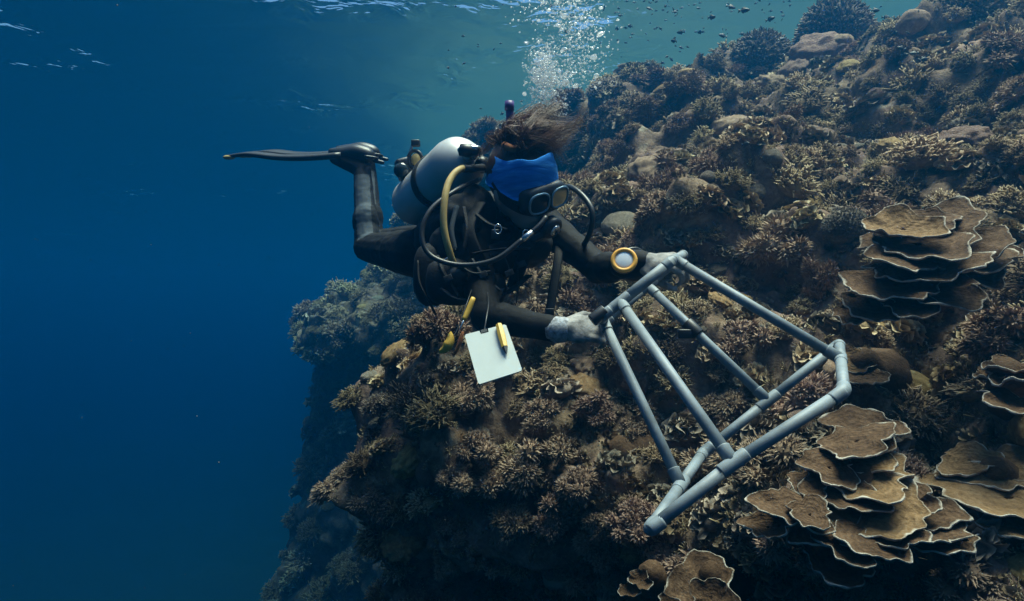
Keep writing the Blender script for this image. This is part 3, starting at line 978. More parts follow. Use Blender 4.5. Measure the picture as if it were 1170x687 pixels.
# ---- what nobody could count: crust, nubs and turf between the colonies
def cover(name, protos, mat, count, rlo, rhi, label, seed, lift=0.0, cond=None, up=0.5, expo=1.5):
    r = np.random.default_rng(seed)
    w = AREA / DIST ** expo * (DIST < 16) * (VERT[:, 2] > -3.4)
    w = w * np.where(INFRAME & (FACING > -0.2), 1.0, 0.12)
    if cond is not None: w = w * cond
    w = w / w.sum()
    idx = r.choice(len(VERT), size=count, p=w)
    pid = r.integers(len(protos), size=count)
    outv, outf, outa = [], [], []
    base = 0
    for k, (pv, pf, pa) in enumerate(protos):
        ii = idx[pid == k]
        n = len(ii)
        Z = NX[ii] * 0.7 + np.array([0, 0, up]) + r.normal(0, 0.18, (n, 3))
        Z /= np.linalg.norm(Z, axis=1, keepdims=True)
        A = np.cross(r.normal(0, 1, (n, 3)), Z); A /= np.linalg.norm(A, axis=1, keepdims=True)
        B = np.cross(Z, A)
        s = r.uniform(rlo, rhi, n) * (1 + 0.10 * np.clip(DIST[ii] - 3, 0, 8))
        pos = VERT[ii] + NX[ii] * lift * s[:, None]
        V = pos[:, None] + s[:, None, None] * (pv[None, :, 0:1] * A[:, None] + pv[None, :, 1:2] * B[:, None] + pv[None, :, 2:3] * Z[:, None])
        outv.append(V.reshape(-1, 3))
        outf.append((pf[None] + (np.arange(n) * len(pv))[:, None, None]).reshape(-1, 3) + base)
        outa.append(np.tile(pa, n))
        base += n * len(pv)
    me = np_mesh(name, np.concatenate(outv), np.concatenate(outf), {'tip': np.concatenate(outa)})
    o = tag(link(name, me, mat), label, None, None, 'stuff')
    print(name, len(me.polygons))
    return o

def tris_of(mb):
    v = np.concatenate(mb.v); a = np.concatenate(mb.a)
    f = []
    for q in mb.f:
        for k in range(1, len(q) - 1):
            f.append((q[0], q[k], q[k + 1]))
    return v, np.array(f), a

def tuft_sticks(seed, n=11):
    r = np.random.default_rng(seed); mb = MB()
    for i in range(n):
        d = r.normal(0, 1, 3); d[2] = abs(d[2]) + 0.5; d /= np.linalg.norm(d)
        b = np.array([r.normal(0, 0.3), r.normal(0, 0.3), -0.1]); L = r.uniform(0.55, 1.0); w = r.uniform(0.07, 0.11)
        tube(mb, [b, b + d * L], [w, w * 0.5], 3, False, 0, [0, 1])
    return tris_of(mb)
def tuft_leaf(seed, n=9):
    r = np.random.default_rng(seed); mb = MB()
    for i in range(n):
        d = r.normal(0, 1, 3); d[2] = abs(d[2]) + 0.3; d /= np.linalg.norm(d)
        a, b, _ = frame_of(d)
        c = np.array([r.normal(0, 0.3), r.normal(0, 0.3), -0.05]); W = r.uniform(0.22, 0.42); H = r.uniform(0.4, 0.8)
        V = [c - a * W * 0.4, c + a * W * 0.4, c + a * W + d * H * 0.6 + b * 0.12, c - a * W + d * H * 0.6 + b * 0.1, c + a * W * 0.7 + d * H + b * 0.25, c - a * W * 0.6 + d * H * 0.9 + b * 0.22]
        mb.add(V, [(0, 1, 2, 3), (3, 2, 4, 5)], 0, [0, 0, 0.6, 0.6, 1, 1])
    return tris_of(mb)
def tuft_knob(seed, n=3):
    r = np.random.default_rng(seed); mb = MB()
    for i in range(n):
        c = np.array([r.normal(0, 0.45), r.normal(0, 0.45), r.uniform(-0.1, 0.25)])
        ball(mb, c, WORLD_AX, r.uniform(0.25, 0.5, 3), 5, 4, 0)
    v, f, a = tris_of(mb)
    v = v + r.normal(0, 0.035, v.shape)
    return v, f, np.clip(v[:, 2], 0, 1)
cover('coral_nubs', [tuft_sticks(500 + k) for k in range(5)], M_TAN, 6000, 0.014, 0.038, 'countless small tan coral nubs crusting the reef slope', 601, -0.1, cond=patch)
cover('coral_crumbs', [tuft_sticks(560 + k, 7) for k in range(4)], M_GREY, 8000, 0.010, 0.030, 'fine crumbly coral crust roughening the reef slope', 604, -0.1)
cover('coral_turf', [tuft_leaf(520 + k) for k in range(5)], M_DARK, 10000, 0.014, 0.042, 'dark brown leafy turf filling gaps between the corals', 602, -0.1, cond=patch2)
cover('coral_rubble', [tuft_knob(540 + k) for k in range(5)], M_GREY, 1800, 0.012, 0.036, 'grey lumps of coral rubble strewn over the reef slope', 603, 0.0)
# ------------------------------------------------------------------ diver
M_SUIT = mat_plain('neoprene_black', (0.004, 0.0045, 0.006), 0.75, 0, 0.3, 25, 0.35, 0.004, 0.2)
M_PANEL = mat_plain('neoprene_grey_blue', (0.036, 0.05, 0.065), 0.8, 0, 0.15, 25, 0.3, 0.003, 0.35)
M_SKIN = mat_plain('skin', (0.44, 0.36, 0.31), 0.55, 0, 0.12, 18, 0.2, 0.002)
M_BLACK = mat_plain('black_nylon', (0.006, 0.0065, 0.008), 0.7, 0, 0.35, 40, 0.4, 0.004)
M_GLOVE = mat_plain('grey_glove', (0.235, 0.225, 0.215), 0.8, 0, 0.55, 38, 0.5, 0.003)
M_RUBBER = mat_plain('black_rubber', (0.02, 0.021, 0.024), 0.42, 0, 0.2, 60, 0.15, 0.001, 0.5)
M_TANK = mat_plain('tank_paint', (0.54, 0.54, 0.52), 0.4, 0.2, 0.07, 9, 0.05, 0.001, 0.5)
M_CHROME = mat_plain('chrome', (0.62, 0.63, 0.65), 0.25, 0.9, 0.1, 30, 0.05, 0.001)
M_YELLOW = mat_plain('yellow_plastic', (0.62, 0.38, 0.06), 0.5, 0, 0.12, 30, 0.15, 0.001)
M_YHOSE = mat_plain('yellow_hose', (0.42, 0.30, 0.11), 0.6, 0, 0.2, 45, 0.25, 0.001)
M_ORANGE = mat_plain('orange_bezel', (0.72, 0.36, 0.06), 0.45, 0, 0.1, 40, 0.1, 0.001)
M_WHITE = mat_plain('white_slate', (0.46, 0.50, 0.485), 0.55, 0, 0.05, 14, 0.1, 0.001)
M_DIAL = mat_plain('pale_dial', (0.70, 0.74, 0.78), 0.3, 0, 0.05, 30, 0.0)
M_CUFF = mat_plain('knit_cuff', (0.27, 0.28, 0.30), 0.9, 0, 0.7, 90, 0.6, 0.003)
M_PURPLE = mat_plain('purple_plastic', (0.07, 0.045, 0.19), 0.45, 0, 0.15, 30, 0.1, 0.001)
M_BRONZE = mat_plain('orange_tie', (0.40, 0.14, 0.05), 0.8, 0, 0.2, 60, 0.4, 0.002)
M_PIPE = mat_plain('grey_pvc', (0.18, 0.212, 0.235), 0.55, 0, 0.3, 16, 0.3, 0.0015, 0.4)

def mat_band():
    m, nt, b = nodes_of('blue_headband')
    v = coords(nt)
    mp = nt.nodes.new('ShaderNodeMapping'); mp.inputs['Scale'].default_value = (9, 9, 70); mp.inputs['Rotation'].default_value = (0, R(-16), 0)
    nt.links.new(v, mp.inputs['Vector'])
    v = mp.outputs[0]
    nt.links.new(ramp(nt, noise_node(nt, v, 1.0, 4, 0.6, 0.4), [(0.3, (0.02, 0.17, 0.58)), (0.5, (0.032, 0.25, 0.74)), (0.7, (0.08, 0.38, 0.86))]), b.inputs['Base Color'])
    b.inputs['Roughness'].default_value = 0.85
    b.inputs['Specular IOR Level'].default_value = 0.15
    bump(nt, b, noise_node(nt, v, 1.0, 5), 0.5, 0.006)
    return m
M_BAND = mat_band()
def mat_hair():
    m, nt, b = nodes_of('dark_brown_hair')
    n = noise_node(nt, coords(nt), 30, 4)
    nt.links.new(ramp(nt, n, [(0.3, (0.03, 0.013, 0.008)), (0.7, (0.16, 0.062, 0.032))]), b.inputs['Base Color'])
    b.inputs['Roughness'].default_value = 0.5
    return m
M_HAIR = mat_hair()
def mat_lens(name, c, rough, metal):
    m, nt, b = nodes_of(name)
    n = noise_node(nt, coords(nt), 14, 3)
    nt.links.new(ramp(nt, n, [(0.3, tuple(x * 0.9 for x in c)), (0.7, c)]), b.inputs['Base Color'])
    b.inputs['Roughness'].default_value = rough
    b.inputs['Metallic'].default_value = metal
    return m
M_LENS = mat_lens('dark_lens', (0.02, 0.03, 0.035), 0.06, 0.0)
M_LENS_Y = mat_lens('painted_reflection_lens', (0.62, 0.56, 0.33), 0.16, 0.55)  # pale yellow reflection put into the lens colour
M_RIM_B = mat_plain('pale_blue_rim', (0.16, 0.28, 0.37), 0.35, 0.3, 0.15, 60, 0.1, 0.001)

# joints
pelvis = P(500, 284, 2.68); neck = P(574, 256, 2.22); headc = P(596, 211, 2.08)
shR = P(538, 280, 2.12); shL = P(622, 256, 2.25)
elR = P(556, 362, 1.92); wrR = P(638, 377, 1.745)
elL = P(684, 307, 2.06); wrL = P(731, 301, 1.86)
knR = P(420, 283, 2.98); knL = P(425, 279, 3.16)
anR = P(414, 194, 3.14); anL = P(420, 190, 3.32)
sh_ax = (shL - shR).normalized()
spine = (neck - pelvis).normalized()
back_ax = sh_ax.cross(spine).normalized()
if back_ax.z < 0: back_ax = -back_ax                # points out of her back, up
hipR = pelvis - sh_ax * 0.085; hipL = pelvis + sh_ax * 0.085

# head frame: S to her side, F out of the face, U to the crown
HF = Vector((0.60, -0.62, -0.44)).normalized()
HU = (Vector((0, 0, 1)) - HF * HF.z).normalized()
HU = Quaternion(HF, R(22)) @ HU
HS = HF.cross(HU)
def H(x, y, z):
    return headc + (HS * x + HF * y + HU * z) * 1.08
HEADAX = (HS * 1.08, HF * 1.08, HU * 1.08)

def capsule(mb, a, b, ra, rb, n=5, sides=14):
    a, b = Vector(a), Vector(b)
    d = (b - a).normalized()
    pts, rad = [], []
    for k in range(n):
        t = math.pi / 2 * (1 - k / n); pts.append(a - d * ra * math.sin(t)); rad.append(max(ra * math.cos(t), ra * 0.05))
    for k in range(4): t = k / 3; pts.append(a + (b - a) * t); rad.append(ra + (rb - ra) * t)
    for k in range(1, n + 1):
        t = math.pi / 2 * k / n; pts.append(b + d * rb * math.sin(t)); rad.append(max(rb * math.cos(t), rb * 0.05))
    tube(mb, pts, rad, sides)

def hand(mb, wrist, X, Z, curl=1.0, flip=1):
    """palm, four curled fingers and a thumb; X towards the knuckles, Z out of the back of the hand"""
    X = X.normalized(); Z = (Z - X * Z.dot(X)).normalized(); Y = Z.cross(X) * flip
    w = wrist
    capsule(mb, w, w + X * 0.03, 0.027, 0.029)
    ball(mb, w + X * 0.058 , (X, Y, Z), (0.050, 0.042, 0.0185), 14, 10)
    tips = []
    for i, (yo, L) in enumerate([(0.031, 0.92), (0.011, 1.03), (-0.010, 0.98), (-0.029, 0.80)]):
        p = w + X * (0.098 - 0.004 * abs(i - 1)) + Y * yo + Z * 0.003
        capsule(mb, w + X * 0.055 + Y * yo * 0.8, p, 0.011, 0.0105, 3, 10)
        ang = 0.25
        for j, (seg, r0, r1) in enumerate([(0.040, 0.0100, 0.0090), (0.026, 0.0090, 0.0082), (0.022, 0.0082, 0.0068)]):
            ang += (0.42, 0.95, 0.8)[j] * curl
            d = X * math.cos(ang) - Z * math.sin(ang)
            q = p + d * seg * L
            capsule(mb, p, q, r0, r1, 3, 10)
            p = q
        tips.append(p)
    t0 = w + X * 0.028 + Y * 0.032 - Z * 0.006
    t1 = t0 + (X * 0.7 + Y * 0.55 - Z * 0.35).normalized() * 0.042
    t2 = t1 + (X * 0.8 + Y * 0.05 - Z * 0.6).normalized() * 0.034
    t3 = t2 + (X * 0.7 - Y * 0.25 - Z * 0.6).normalized() * 0.026
    capsule(mb, t0 - X * 0.01 - Y * 0.01, t1, 0.016, 0.0115, 3, 10); capsule(mb, t1, t2, 0.0115, 0.0105, 3, 10); capsule(mb, t2, t3, 0.0105, 0.008, 3, 10)
    return X, Y, Z

XR, ZR = Vector((1.0, -0.32, 0.05)), Vector((0.1, -0.85, 0.5))
XL, ZL = Vector((0.8, -0.55, 0.02)), Vector((-0.2, -0.55, 0.8))

def remeshed(mb, voxel, smooth, name):
    me = mb.mesh(name)
    o = bpy.data.objects.new(name, me)
    col.objects.link(o)
    md = o.modifiers.new('r', 'REMESH'); md.mode = 'VOXEL'; md.voxel_size = voxel; md.use_smooth_shade = True
    sm = o.modifiers.new('s', 'SMOOTH'); sm.factor = 0.5; sm.iterations = smooth
    deps = bpy.context.evaluated_depsgraph_get()
    out = bpy.data.meshes.new_from_object(o.evaluated_get(deps))
    out.name = name
    bpy.data.objects.remove(o)
    bpy.data.meshes.remove(me)
    return out

def build_body():
    mb = MB()
    # trunk
    T = (sh_ax, spine, back_ax)
    mid = pelvis.lerp(neck, 0.42); chest = pelvis.lerp(neck, 0.72)
    ball(mb, pelvis, T, (0.155, 0.13, 0.115), 24, 16)
    ball(mb, mid, T, (0.128, 0.16, 0.10), 24, 16)
    ball(mb, chest, T, (0.155, 0.17, 0.115), 24, 16)
    capsule(mb, shR, shL, 0.066, 0.066)
    capsule(mb, chest, shR, 0.09, 0.066); capsule(mb, chest, shL, 0.09, 0.066)
    # neck, skull, jaw, nose, ears
    capsule(mb, neck, H(0, -0.03, -0.06), 0.062, 0.055)
    ball(mb, headc, HEADAX, (0.079, 0.098, 0.112), 28, 20)
    ball(mb, H(0, 0.034, -0.068), HEADAX, (0.057, 0.062, 0.058), 20, 14)
    ball(mb, H(0, 0.070, -0.108), HEADAX, (0.022, 0.020, 0.016), 12, 8)
    capsule(mb, H(0, 0.088, 0.012), H(0, 0.108, -0.028), 0.010, 0.014, 3, 10)
    capsule(mb, H(-0.022, 0.082, -0.072), H(0.022, 0.082, -0.072), 0.010, 0.010, 3, 10)
    for s in (-1, 1):
        ball(mb, H(s * 0.082, -0.005, -0.012), HEADAX, (0.010, 0.020, 0.031), 10, 8)
    # arms
    capsule(mb, shR, elR, 0.062, 0.046); capsule(mb, elR, wrR, 0.049, 0.034)
    ball(mb, elR.lerp(wrR, 0.25), WORLD_AX, (0.050,) * 3, 14, 10)
    capsule(mb, shL, elL, 0.062, 0.046); capsule(mb, elL, wrL, 0.049, 0.034)
    ball(mb, elL.lerp(wrL, 0.25), WORLD_AX, (0.050,) * 3, 14, 10)
    hand(mb, wrR, XR, ZR, 1.0, 1)
    hand(mb, wrL, XL, ZL, 1.0, -1)
    # legs
    for hp, kn, an in ((hipR, knR, anR), (hipL, knL, anL)):
        capsule(mb, hp, kn, 0.100, 0.064); capsule(mb, kn, an, 0.060, 0.040)
        ball(mb, kn.lerp(an, 0.32), WORLD_AX, (0.062, 0.064, 0.085), 14, 10)
        ball(mb, hp.lerp(kn, 0.3), WORLD_AX, (0.095, 0.09, 0.092), 14, 10)
        capsule(mb, an, an + Vector((-0.13, 0.02, 0.06)), 0.042, 0.034)
    me = remeshed(mb, 0.0054, 2, 'body')
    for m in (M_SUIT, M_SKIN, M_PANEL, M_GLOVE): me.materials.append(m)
    n = len(me.polygons)
    c = np.zeros(n * 3); me.polygons.foreach_get('center', c); c = c.reshape(-1, 3)
    nm = np.zeros(n * 3); me.polygons.foreach_get('normal', nm); nm = nm.reshape(-1, 3)
    idx = np.zeros(n, np.int32)
    a = lambda v: np.array(tuple(v))
    for w, x in ((wrR, XR.normalized()), (wrL, XL.normalized())):
        idx[((c - a(w)) @ a(x) > 0.002) & (np.linalg.norm(c - a(w), axis=1) < 0.24) & (np.linalg.norm(c - a(w + x * 0.09), axis=1) < 0.12)] = 3
    idx[(np.linalg.norm(c - a(headc), axis=1) < 0.15) & ((c - a(H(0, -0.03, -0.085))) @ a((headc - neck).normalized()) > 0)] = 1
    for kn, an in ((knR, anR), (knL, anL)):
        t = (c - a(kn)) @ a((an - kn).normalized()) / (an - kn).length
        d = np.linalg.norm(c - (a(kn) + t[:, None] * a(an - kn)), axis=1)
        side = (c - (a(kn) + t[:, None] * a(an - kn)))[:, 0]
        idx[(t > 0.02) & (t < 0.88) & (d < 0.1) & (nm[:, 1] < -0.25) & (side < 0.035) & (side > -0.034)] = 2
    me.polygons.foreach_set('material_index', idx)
    fold = fbm(np.zeros((1, 3)), 1, 0)
    v = np.zeros(len(me.vertices) * 3); me.vertices.foreach_get('co', v); v = v.reshape(-1, 3)
    vn = np.zeros(len(me.vertices) * 3); me.vertices.foreach_get('normal', vn); vn = vn.reshape(-1, 3)
    keep = np.ones(len(v))
    for w in (wrR + XR.normalized() * 0.09, wrL + XL.normalized() * 0.09, headc):
        keep *= np.clip((np.linalg.norm(v - a(w), axis=1) - 0.13) / 0.03, 0, 1)
    v = v + vn * (keep * (0.003 * fbm(v * np.array([14, 14, 26]), 3, 700) - 0.0025 * np.abs(fbm(v * 22, 2, 710))))[:, None]
    me.vertices.foreach_set('co', v.astype(np.float32).ravel())
    me.update()
    return me

diver = thing('person', pelvis, 'scuba diver in black wetsuit with blue headband, leaning forward and gripping the grey frame', 'person')
link('body', build_body(), None, diver)

# headband: a shell round brow and crown
def head_shell(lat0, lat1, lon0, lon1, f, nlat=8, nlon=40, thick=0.004, puff=0.0, tilt=0.0):
    mb = MB()
    V = []
    for i in range(nlat):
        la = R(lat0 + (lat1 - lat0) * i / (nlat - 1))
        for j in range(nlon):
            lo = R(lon0 + (lon1 - lon0) * j / (nlon - 1))
            k = f + puff * math.sin(math.pi * i / (nlat - 1))
            x = 0.079 * k * math.cos(la) * math.sin(lo); y = 0.098 * k * math.cos(la) * math.cos(lo); z = 0.112 * k * math.sin(la)
            y2 = y * math.cos(tilt) - z * math.sin(tilt); z2 = y * math.sin(tilt) + z * math.cos(tilt)
            V.append(tuple(H(x, y2, z2)))
    F = [(i * nlon + j, i * nlon + j + 1, (i + 1) * nlon + j + 1, (i + 1) * nlon + j) for i in range(nlat - 1) for j in range(nlon - 1)]
    mb.add(V, F)
    return mb
def band_mesh():
    mb = MB(); V = []; nz, nl = 9, 56
    sp = lambda c: math.copysign(abs(c) ** 0.78, c)
    for side_ in (0, 1):
        for i in range(nz):
            t = i / (nz - 1)
            k = 1.13 - 0.04 * t - 0.20 * t ** 3 - 0.035 * side_ - 0.025 * abs(math.sin(t * 9.4)) * (1 - side_)
            for j in range(nl):
                lo = R(-135 + 270 * j / (nl - 1))
                V.append(tuple(H(0.079 * k * sp(math.sin(lo)), 0.098 * k * sp(math.cos(lo)), 0.002 + (0.092 + 0.020 * math.cos(lo)) * t + 0.004 * math.sin(lo * 5 + t * 3))))
    o_ = nz * nl; F = []
    for i in range(nz - 1):
        for j in range(nl - 1):
            q = (i * nl + j, i * nl + j + 1, (i + 1) * nl + j + 1, (i + 1) * nl + j)
            F.append(q); F.append(tuple(x + o_ for x in q[::-1]))
    for i in (0, nz - 1):
        F += [(i * nl + j, i * nl + j + 1, o_ + i * nl + j + 1, o_ + i * nl + j) for j in range(nl - 1)]
    for j in (0, nl - 1):
        F += [(i * nl + j, (i + 1) * nl + j, o_ + (i + 1) * nl + j, o_ + i * nl + j) for i in range(nz - 1)]
    mb.add(V, F)
    return mb.mesh('headband')
link('headband', band_mesh(), M_BAND, diver)

# hair: a cap on the crown and many floating strands
def build_hair():
    mb = MB()
    r = np.random.default_rng(5)
    ball(mb, H(0, -0.035, 0.028), HEADAX, (0.083, 0.082, 0.100), 20, 14, 0)
    ball(mb, H(0, 0.0, 0.040), HEADAX, (0.070, 0.086, 0.074), 20, 14, 0)
    goals = [(P(656, 150, 2.04), 0.36), (P(640, 124, 2.08), 0.20), (P(648, 172, 2.00), 0.22), (P(556, 174, 2.16), 0.10), (P(606, 150, 2.14), 0.12)]
    for c in range(46):
        la = R(r.uniform(56, 88)); lo = R(r.uniform(0, 360))
        k = 1.05
        root = H(0.079 * k * math.cos(la) * math.sin(lo), 0.098 * k * math.cos(la) * math.cos(lo) - 0.02, 0.112 * k * math.sin(la))
        g = goals[r.choice(5, p=[x[1] for x in goals])][0] + Vector(r.normal(0, 0.020, 3))
        n = (root - headc).normalized()
        e = root.lerp(g, r.uniform(0.6, 1.1))
        bend = Vector(r.normal(0, 0.03, 3))
        m1 = root + n * 0.04 + Vector(r.normal(0, 0.012, 3))
        m2 = root.lerp(e, 0.62) + Vector((0, 0, 0.012)) + bend
        for i in range(34):
            off = Vector(r.normal(0, 1, 3))
            p = [root - n * 0.012 + off * 0.010, m1 + off * 0.007 + Vector(r.normal(0, 0.003, 3)), m2 + off * 0.008 + Vector(r.normal(0, 0.005, 3)), e + off * 0.013 + Vector(r.normal(0, 0.006, 3))]
            pts = smooth_path(p, 4)
            w = r.uniform(0.0006, 0.0013)
            tube(mb, pts, np.linspace(1, 0.2, len(pts)) * w, 3, False)
    return mb.mesh('hair')
link('hair', build_hair(), M_HAIR, diver)
mb = MB()
ring = [H(0.03 + 0.024 * math.cos(t), -0.01 + 0.02 * math.sin(t), 0.122 + 0.004 * math.cos(2 * t)) for t in np.linspace(0, 2 * math.pi, 15)]
tube(mb, ring, 0.011, 7, False)
link('hair_tie', mb.mesh('hair_tie'), M_BRONZE, diver)
mb = MB()
capsule(mb, wrR - XR.normalized() * 0.004, wrR + XR.normalized() * 0.018, 0.0355, 0.0335, 2, 22)
cuff_me = mb.mesh('knit_cuff')
link('knit_cuff', cuff_me, M_CUFF, diver)
mb = MB()
capsule(mb, wrL - XL.normalized() * 0.05, wrL + XL.normalized() * 0.006, 0.042, 0.038, 2, 18)
link('wetsuit_cuff', mb.mesh('wetsuit_cuff'), M_SUIT, diver)
for s in (-1, 1):
    mb = MB()
    ball(mb, H(s * 0.031, 0.088, 0.0), HEADAX, (0.0125,) * 3, 12, 8)
    link('eye', mb.mesh('eye'), M_WHITE, diver)

# mask
mask = thing('diving_mask', H(0, 0.1, 0), 'black two lens diving mask with pale blue rims on the diver\'s face', 'mask')
mb = MB()
def skirt(v):
    v = np.sign(v) * np.abs(v) ** 0.62
    return v / np.maximum(1, np.abs(v).max(1, keepdims=True) * 0.92)
ball(mb, H(0, 0.091, -0.004), HEADAX, (0.075, 0.034, 0.046), 26, 16, fn=skirt)
link('skirt', mb.mesh('skirt'), M_RUBBER, mask)
for s in (-1, 1):
    cx = H(s * 0.037, 0.1245, -0.002)
    nrm = (HF + HS * s * 0.10).normalized()
    sx = (HS - nrm * HS.dot(nrm)).normalized(); sz = nrm.cross(sx)
    mb = MB()
    ring = [cx + sx * 0.035 * math.copysign(abs(math.cos(t)) ** 0.75, math.cos(t)) + sz * 0.031 * math.copysign(abs(math.sin(t)) ** 0.75, math.sin(t)) for t in np.linspace(0, 2 * math.pi, 29)]
    tube(mb, ring, 0.0036, 8, False)
    rim = link('lens_rim', mb.mesh('lens_rim'), M_RIM_B, mask)
    mb = MB()
    V = [tuple(cx + nrm * 0.0015)] + [tuple(q) for q in ring[:-1]]
    mb.add(V, [(0, 1 + (k + 1) % 28, 1 + k) for k in range(28)])
    lens = link('lens', mb.mesh('lens'), M_LENS_Y if s < 0 else M_LENS, mask)
    if s < 0: lens['label'] = 'lens with painted pale yellow reflection'
# the pale yellow reflection is painted on the lens towards image right
mb = head_shell(-7, 5, -180, 180, 1.14, 3, 60, tilt=-0.42)
link('strap', mb.mesh('strap'), M_RUBBER, mask)
mb = MB()
pts = [H(-0.095, 0.04, 0.02), H(-0.10, 0.03, 0.06), H(-0.09, 0.02, 0.10)]

# snorkel
snk = thing('snorkel', P(583, 150, 2.12), 'short purple snorkel tube standing up behind the diver\'s head', 'snorkel')
mb = MB()
tube(mb, smooth_path([P(588, 190, 2.17), P(584, 160, 2.16), P(582, 118, 2.15)], 6), 0.0125, 12)
t1 = link('tube', mb.mesh('tube'), M_PURPLE, snk)
mb = MB(); tube(mb, [P(582, 126, 2.15), P(582, 116, 2.15)], [0.0155, 0.0150], 12)
link('top_collar', mb.mesh('top_collar'), M_PURPLE, snk)

# regulator and hoses
reg = thing('regulator', H(0, 0.15, -0.085), 'black second stage regulator and hose in the diver\'s mouth', 'regulator')
def lathe(mb, base, axis, prof, sides=24, m=0):
    a, b, d = frame_of(tuple(axis)); base = np.array(tuple(base))
    V = []
    for (h, r) in prof:
        for j in range(sides):
            t = 2 * math.pi * j / sides
            V.append(base + d * h + r * (a * math.cos(t) + b * math.sin(t)))
    F = [(i * sides + j, i * sides + (j + 1) % sides, (i + 1) * sides + (j + 1) % sides, (i + 1) * sides + j) for i in range(len(prof) - 1) for j in range(sides)]
    F.append(tuple(range(sides - 1, -1, -1))); F.append(tuple((len(prof) - 1) * sides + j for j in range(sides)))
    mb.add(V, F, m)
mb = MB()
lathe(mb, H(0, 0.098, -0.072), HF * 0.9 - HU * 0.2, [(0, 0.016), (0.022, 0.018), (0.026, 0.034), (0.05, 0.037), (0.058, 0.030), (0.062, 0.012)], 26)
link('second_stage', mb.mesh('second_stage'), M_RUBBER, reg)
mb = MB(); lathe(mb, H(0, 0.152, -0.083), HF * 0.9 - HU * 0.2, [(0, 0.020), (0.006, 0.018), (0.009, 0.006)], 20)
link('purge_button', mb.mesh('purge_button'), M_CHROME, reg)
mb = MB()
for s in (-1, 1): capsule(mb, H(s * 0.02, 0.13, -0.095), H(s * 0.045, 0.115, -0.112), 0.016, 0.013, 3, 12)
link('exhaust_tee', mb.mesh('exhaust_tee'), M_RUBBER, reg)
mb = MB()
tube(mb, smooth_path([P(552, 186, 2.16), P(600, 206, 2.26), P(634, 212, 2.17), P(656, 216, 2.06), P(675, 237, 1.99), P(675, 262, 2.00), P(665, 281, 2.10), P(648, 282, 2.22), P(620, 285, 2.26)], 8), 0.0085, 10)
link('hose', mb.mesh('hose'), M_RUBBER, reg)

# tank
T0, T1 = P(473, 232, 2.66), P(531, 182, 2.15)
tax = (T1 - T0).normalized(); TL = (T1 - T0).length
tank = thing('scuba_tank', T0, 'grey metal scuba cylinder on the diver\'s back with a black strap', 'scuba tank')
mb = MB()
rT = 0.094
lathe(mb, T0, tax, [(-0.028, 0.02), (-0.026, 0.045), (-0.018, 0.070), (-0.004, 0.086), (0.015, rT), (TL - 0.075, rT), (TL - 0.045, 0.090), (TL - 0.02, 0.078), (TL, 0.058), (TL + 0.014, 0.035), (TL + 0.022, 0.022), (TL + 0.04, 0.020)], 48)
link('cylinder', mb.mesh('cylinder'), M_TANK, tank)
mb = MB()
bc = T0 + tax * TL * 0.55
lathe(mb, bc - tax * 0.022, tax, [(0, rT + 0.001), (0.001, rT + 0.006), (0.043, rT + 0.006), (0.044, rT + 0.001)], 48)
link('tank_strap', mb.mesh('tank_strap'), M_BLACK, tank)
side = tax.cross(Vector((0, 0, 1))).normalized()
if side.y > 0: side = -side
upT = side.cross(tax).normalized()
if upT.z < 0: upT = -upT
mb = MB()
box(mb, bc + upT * (rT + 0.012), (tax, side, upT), (0.020, 0.022, 0.008), 0, 0.003)
tube(mb, smooth_path([bc + upT * (rT + 0.014), bc - tax * 0.035 + upT * (rT + 0.010) + side * 0.02, bc - tax * 0.075 + upT * (rT - 0.012) + side * 0.055], 4), [0.012] * 8 + [0.004], 6, flat=0.3)
link('strap_buckle', mb.mesh('strap_buckle'), M_BLACK, tank)
mb = MB()
vtop = T1 + tax * 0.055
lathe(mb, T1 + tax * 0.03, tax, [(0, 0.021), (0.004, 0.024), (0.045, 0.022), (0.055, 0.015)], 20)
link('valve', mb.mesh('valve'), M_CHROME, tank)
mb = MB()
kn0 = P(531, 172, 2.05)
lathe(mb, kn0 - Vector((0.018, 0, -0.003)), Vector((1, 0.1, -0.12)), [(0, 0.012), (0.003, 0.019), (0.036, 0.021), (0.042, 0.015), (0.06, 0.010)], 16)
link('valve_knob', mb.mesh('valve_knob'), M_RUBBER, tank)
first = thing('first_stage', vtop, 'black and chrome first stage regulator clamped on the tank valve', 'regulator')
mb = MB()
lathe(mb, P(545, 186, 2.14), Vector((0.9, -0.2, -0.35)), [(0, 0.020), (0.004, 0.026), (0.03, 0.027), (0.034, 0.022), (0.06, 0.022), (0.066, 0.016)], 22)
link('housing', mb.mesh('housing'), M_RUBBER, first)
mb = MB()
tube(mb, smooth_path([vtop + side * 0.03, vtop + side * 0.045 + tax * 0.03, vtop + tax * 0.055, vtop - side * 0.03], 5), 0.009, 8)
link('yoke', mb.mesh('yoke'), M_CHROME, first)

# yellow and black hoses
yh = thing('octopus_hose', P(520, 200, 2.06), 'yellow hose with a black mouthpiece hanging from the tank valve across the vest', 'hose')
mb = MB()
tube(mb, smooth_path([P(548, 193, 2.10), P(527, 193, 2.03), P(514, 206, 1.99), P(508, 228, 1.96), P(507, 258, 1.95), P(513, 286, 1.96), P(522, 312, 2.0)], 8), 0.0105, 12)
link('hose', mb.mesh('hose'), M_YHOSE, yh)
mb = MB(); tube(mb, [P(552, 192, 2.11), P(530, 193, 2.035)], [0.013, 0.0125], 12)
link('hose_collar', mb.mesh('hose_collar'), M_RUBBER, yh)
mb = MB(); lathe(mb, P(521, 310, 2.0), Vector((0.3, -0.75, -0.6)), [(0, 0.012), (0.012, 0.014), (0.016, 0.030), (0.036, 0.032), (0.044, 0.024), (0.047, 0.008)], 22)
link('spare_second_stage', mb.mesh('spare_second_stage'), M_RUBBER, yh)
